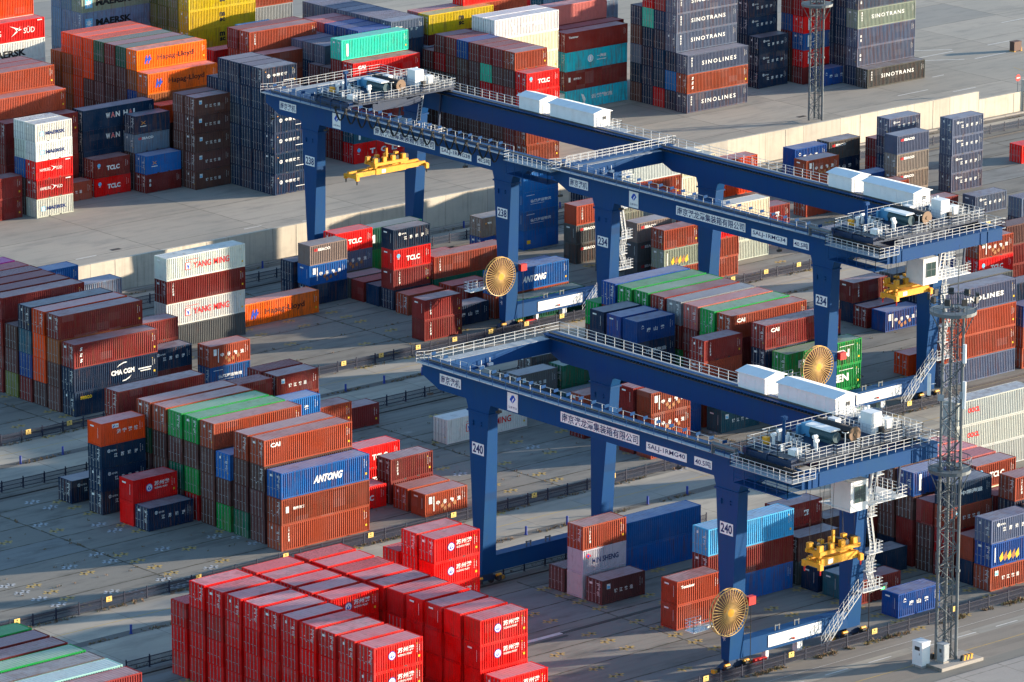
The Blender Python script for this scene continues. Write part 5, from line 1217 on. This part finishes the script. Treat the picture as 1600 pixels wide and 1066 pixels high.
# ------------------------------------------------------------------ lattice light towers
def lattice_tower(x, y, top, side, plats, lab, base=True):
    t = empty('light_tower', (x, y, 0), lab, 'light tower', None, rotz=YAW-math.pi/2)
    Rr = side/math.sqrt(3); A = [math.radians(a) for a in (210, 330, 90)]; L = [Vector((Rr*math.cos(a), Rr*math.sin(a), 0)) for a in A]
    for p in L:
        b = MB(); b.tube(p+Vector((0,0,.3)), p+Vector((0,0,top)), .17, 8, r2=.12)
        for z in (9.7, 20.4, 31): 
            if z < top: b.tube(p+Vector((0,0,z-.12)), p+Vector((0,0,z+.12)), .27, 10, caps=True)
        b.build('leg', M_STEEL, t)
    b = MB(); z = .5; k = 0
    while z < top-1.8:
        for i in range(3):
            p, q = L[i], L[(i+1) % 3]; b.tube(p+Vector((0,0,z)), q+Vector((0,0,z)), .035, 4)
            if (k+i) % 2: b.tube(p+Vector((0,0,z)), q+Vector((0,0,z+1.9)), .05, 4)
            else: b.tube(q+Vector((0,0,z)), p+Vector((0,0,z+1.9)), .05, 4)
        z += 1.9; k += 1
    b.build('bracing', M_STEEL, t)
    b = MB(); 
    for s_ in (-.28,.28): b.tube((s_,.15,.3),(s_,.15,top),.035,4)
    z = .6
    while z < top: b.tube((-.28,.15,z),(.28,.15,z),.022,4); z += .33
    for k in range(int(top/.9)): b.ring((0,.0,1.5+k*.9),.48,.022,10,3)
    for s_ in (.45,.52,.6): b.tube((s_,.1,.3),(s_,.1,top),.035,5)
    b.build('caged_ladder', M_STEEL, t)
    for (z, r) in plats:
        b = MB(); n = 24
        for i in range(n):
            a0, a1 = 2*math.pi*i/n, 2*math.pi*(i+1)/n
            P = [(r*.42*math.cos(a0),r*.42*math.sin(a0),z),(r*math.cos(a0),r*math.sin(a0),z),(r*math.cos(a1),r*math.sin(a1),z),(r*.42*math.cos(a1),r*.42*math.sin(a1),z)]; b.poly(P); b.poly([(p[0],p[1],p[2]-.05) for p in reversed(P)])
            b.poly([(r*math.cos(a0),r*math.sin(a0),z-.32),(r*math.cos(a1),r*math.sin(a1),z-.32),(r*math.cos(a1),r*math.sin(a1),z+.02),(r*math.cos(a0),r*math.sin(a0),z+.02)])
        for i in range(12): a0 = 2*math.pi*i/12; b.tube((r*math.cos(a0),r*math.sin(a0),z),(r*math.cos(a0),r*math.sin(a0),z+1.15),.03,4)
        for hh in (.55,1.15): b.ring((0,0,z+hh),r,.045 if hh > 1 else .03,36,4)
        for i, p in enumerate(L):
            a = A[i]; b.tube(p+Vector((0,0,z-2.6)), (r*.95*math.cos(a+.45),r*.95*math.sin(a+.45),z-.2), .055, 5); b.tube(p+Vector((0,0,z-2.6)), (r*.95*math.cos(a-.45),r*.95*math.sin(a-.45),z-.2), .055, 5)
        b.build('platform', M_STEEL, t)
    z, r = plats[-1]
    for i in range(9):
        a = 2*math.pi*i/9+.2; b = MB(); c = Vector(((r+.1)*math.cos(a),(r+.1)*math.sin(a),z+1.25)); b.tube((r*math.cos(a),r*math.sin(a),z+1.1), c, .05, 5)
        e = Vector((-math.sin(a), math.cos(a), 0)); o_ = Vector((math.cos(a), math.sin(a), 0))
        P = [c+e*s1*.28+o_*s2*.13+Vector((0,0,s3)) for s3 in (-.25,.4) for s1, s2 in ((-1,-1),(1,-1),(1,1),(-1,1))]; b.hexa(P); b.build('floodlight', M_DARK, t)
    b = MB(); b.tube((r*.2,.2,z),(r*.2,.2,z+5.2),.05,5); b.tube((r*.2,.2,z+5.2),(r*.2,.2,z+6.6),.02,4); b.build('lightning_rod', M_STEEL, t)
    return t
t = lattice_tower(368.9, 359.3, 36.8, 2.0, [(20.2,2.15),(36.5,2.35)], 'tall grey lattice light tower with two ring platforms at right, nearest')
for (dx, z, h) in ((1.15,31.3,1.9),(1.2,26.6,2.8),(-2.3,28.0,2.2)):
    b = MB(); b.tube((dx,-.9,z),(dx,-.9,z+h),.19,10,caps=True); b.tube((dx*.7,-.5,z+h/2),(dx,-.9,z+h/2),.04,4); b.build('antenna', M_WHITE, t)
b = MB(); b.box(.75,1.2,-1.0,-.7,27.6,28.3); b.box(-1.4,-.8,-.9,-.5,27.4,28.0); b.build('relay_box', M_DECK, t)
lattice_tower(534.4, 549.5, 19.6, 1.9, [(17.6,2.3)], 'distant lattice light tower behind the pale wall at top right')
# foot of the near tower
b = MB(); b.box(366.0,372.0,356.9,360.4,.0,.35); tag(b.build('concrete_pad', G_PALE), 'pale concrete pad under the near light tower', 'concrete base')
def barrier(x, y, lab):
    b = MB(); 
    for i in range(6):
        xa = x+i*.24; b.hexa([(xa,y,.36),(xa+.24,y,.36),(xa+.24,y+.35,.36),(xa,y+.35,.36),(xa+.12,y,.86),(xa+.36,y,.86),(xa+.36,y+.35,.86),(xa+.12,y+.35,.86)], i % 2)
    tag(b.build('striped_barrier', [M_DARK, M_YEL]), lab, 'barrier', 'black and yellow guards at the light tower foot')
barrier(367.4, 359.7, 'black and yellow striped guard at left foot of light tower'); barrier(369.3, 357.3, 'black and yellow striped guard at right foot of light tower')
def cabinet(x, y, z, w_, d_, h, m, lab):
    t = empty('electrical_cabinet', (x, y, z), lab, 'electrical cabinet'); b = MB(); b.box(0,w_,0,d_,.18,h); b.box(-.06,w_+.06,-.06,d_+.06,h,h+.07); b.build('cabinet_body', m, t)
    b = MB(); b.box(-.08,w_+.08,-.08,d_+.08,0,.18); b.build('plinth', G_PALE, t)
    b = MB(); b.box(-.02,0,.12,d_-.12,.3,h-.1); b.box(.08,w_-.08,-.02,0,.3,h-.1); b.build('cabinet_door', m, t)
    b = MB(); b.box(-.035,-.021,.3,d_-.35,h-.85,h-.45); b.box(-.05,-.021,.3,.36,h-1.3,h-1.1); b.build('display', M_DARK, t)
cabinet(365.35, 359.1, 0, 1.15, 1.35, 2.6, M_WHITE, 'white electrical cabinet on the asphalt left of the light tower')
cabinet(367.35, 358.0, .35, .75, .95, 1.9, M_DECK, 'grey electrical cabinet on the pad between tower feet')
# small things by the upper yard
t = empty('road_sign', (571.4,544.2,0), 'round red road sign on a pole at the right edge', 'road sign'); b = MB(); b.tube((0,0,0),(0,0,2.6),.05,6,caps=True); b.build('pole', M_STEEL, t)
b = MB(); 
for i in range(1): b.tube((0,-.02,2.3),(0,-.06,2.3),.52,24,caps=True)
o = b.build('sign_disc', M_RED, t); b = MB(); b.box(-.36,.36,-.09,-.065,2.22,2.38); b.build('sign_bar', M_DEC['white'], o)
t = empty('generator_box', (593.6,566.0,0), 'small dark brown box standing on the upper yard at right edge', 'equipment box'); b = MB(); b.box(-.8,.8,-.5,.5,.1,1.5); b.box(-.85,.85,-.55,.55,1.5,1.56); b.build('box_body', plain('dark_brown_box', (.10,.05,.04), .7), t); b = MB(); b.box(-.85,-.6,-.6,.6,0,.1); b.box(.6,.85,-.6,.6,0,.1); b.box(.82,.9,-.5,.5,.1,.6); b.build('skid', M_YEL, t)
# signal lamp with green display beside the right rail
t = empty('signal_post', (370.2,371.6,0), 'signal arm with green lit display beside the blue container', 'signal'); b = MB(); b.tube((0,0,0),(0,0,4.2),.06,6); b.tube((0,0,3.9),(1.6,0,4.2),.05,5); b.box(1.5,2.4,-.12,.12,3.9,4.35); b.build('signal_arm', M_DARK, t)
m, tt, p = nmat('green_display'); p.inputs['Base Color'].default_value = (.01,.1,.02,1); p.inputs['Emission Color'].default_value = (.05,1,.2,1); p.inputs['Emission Strength'].default_value = 1.2
b = MB(); b.box(1.65,2.1,-.14,-.125,4.0,4.25); b.build('display', m, t)
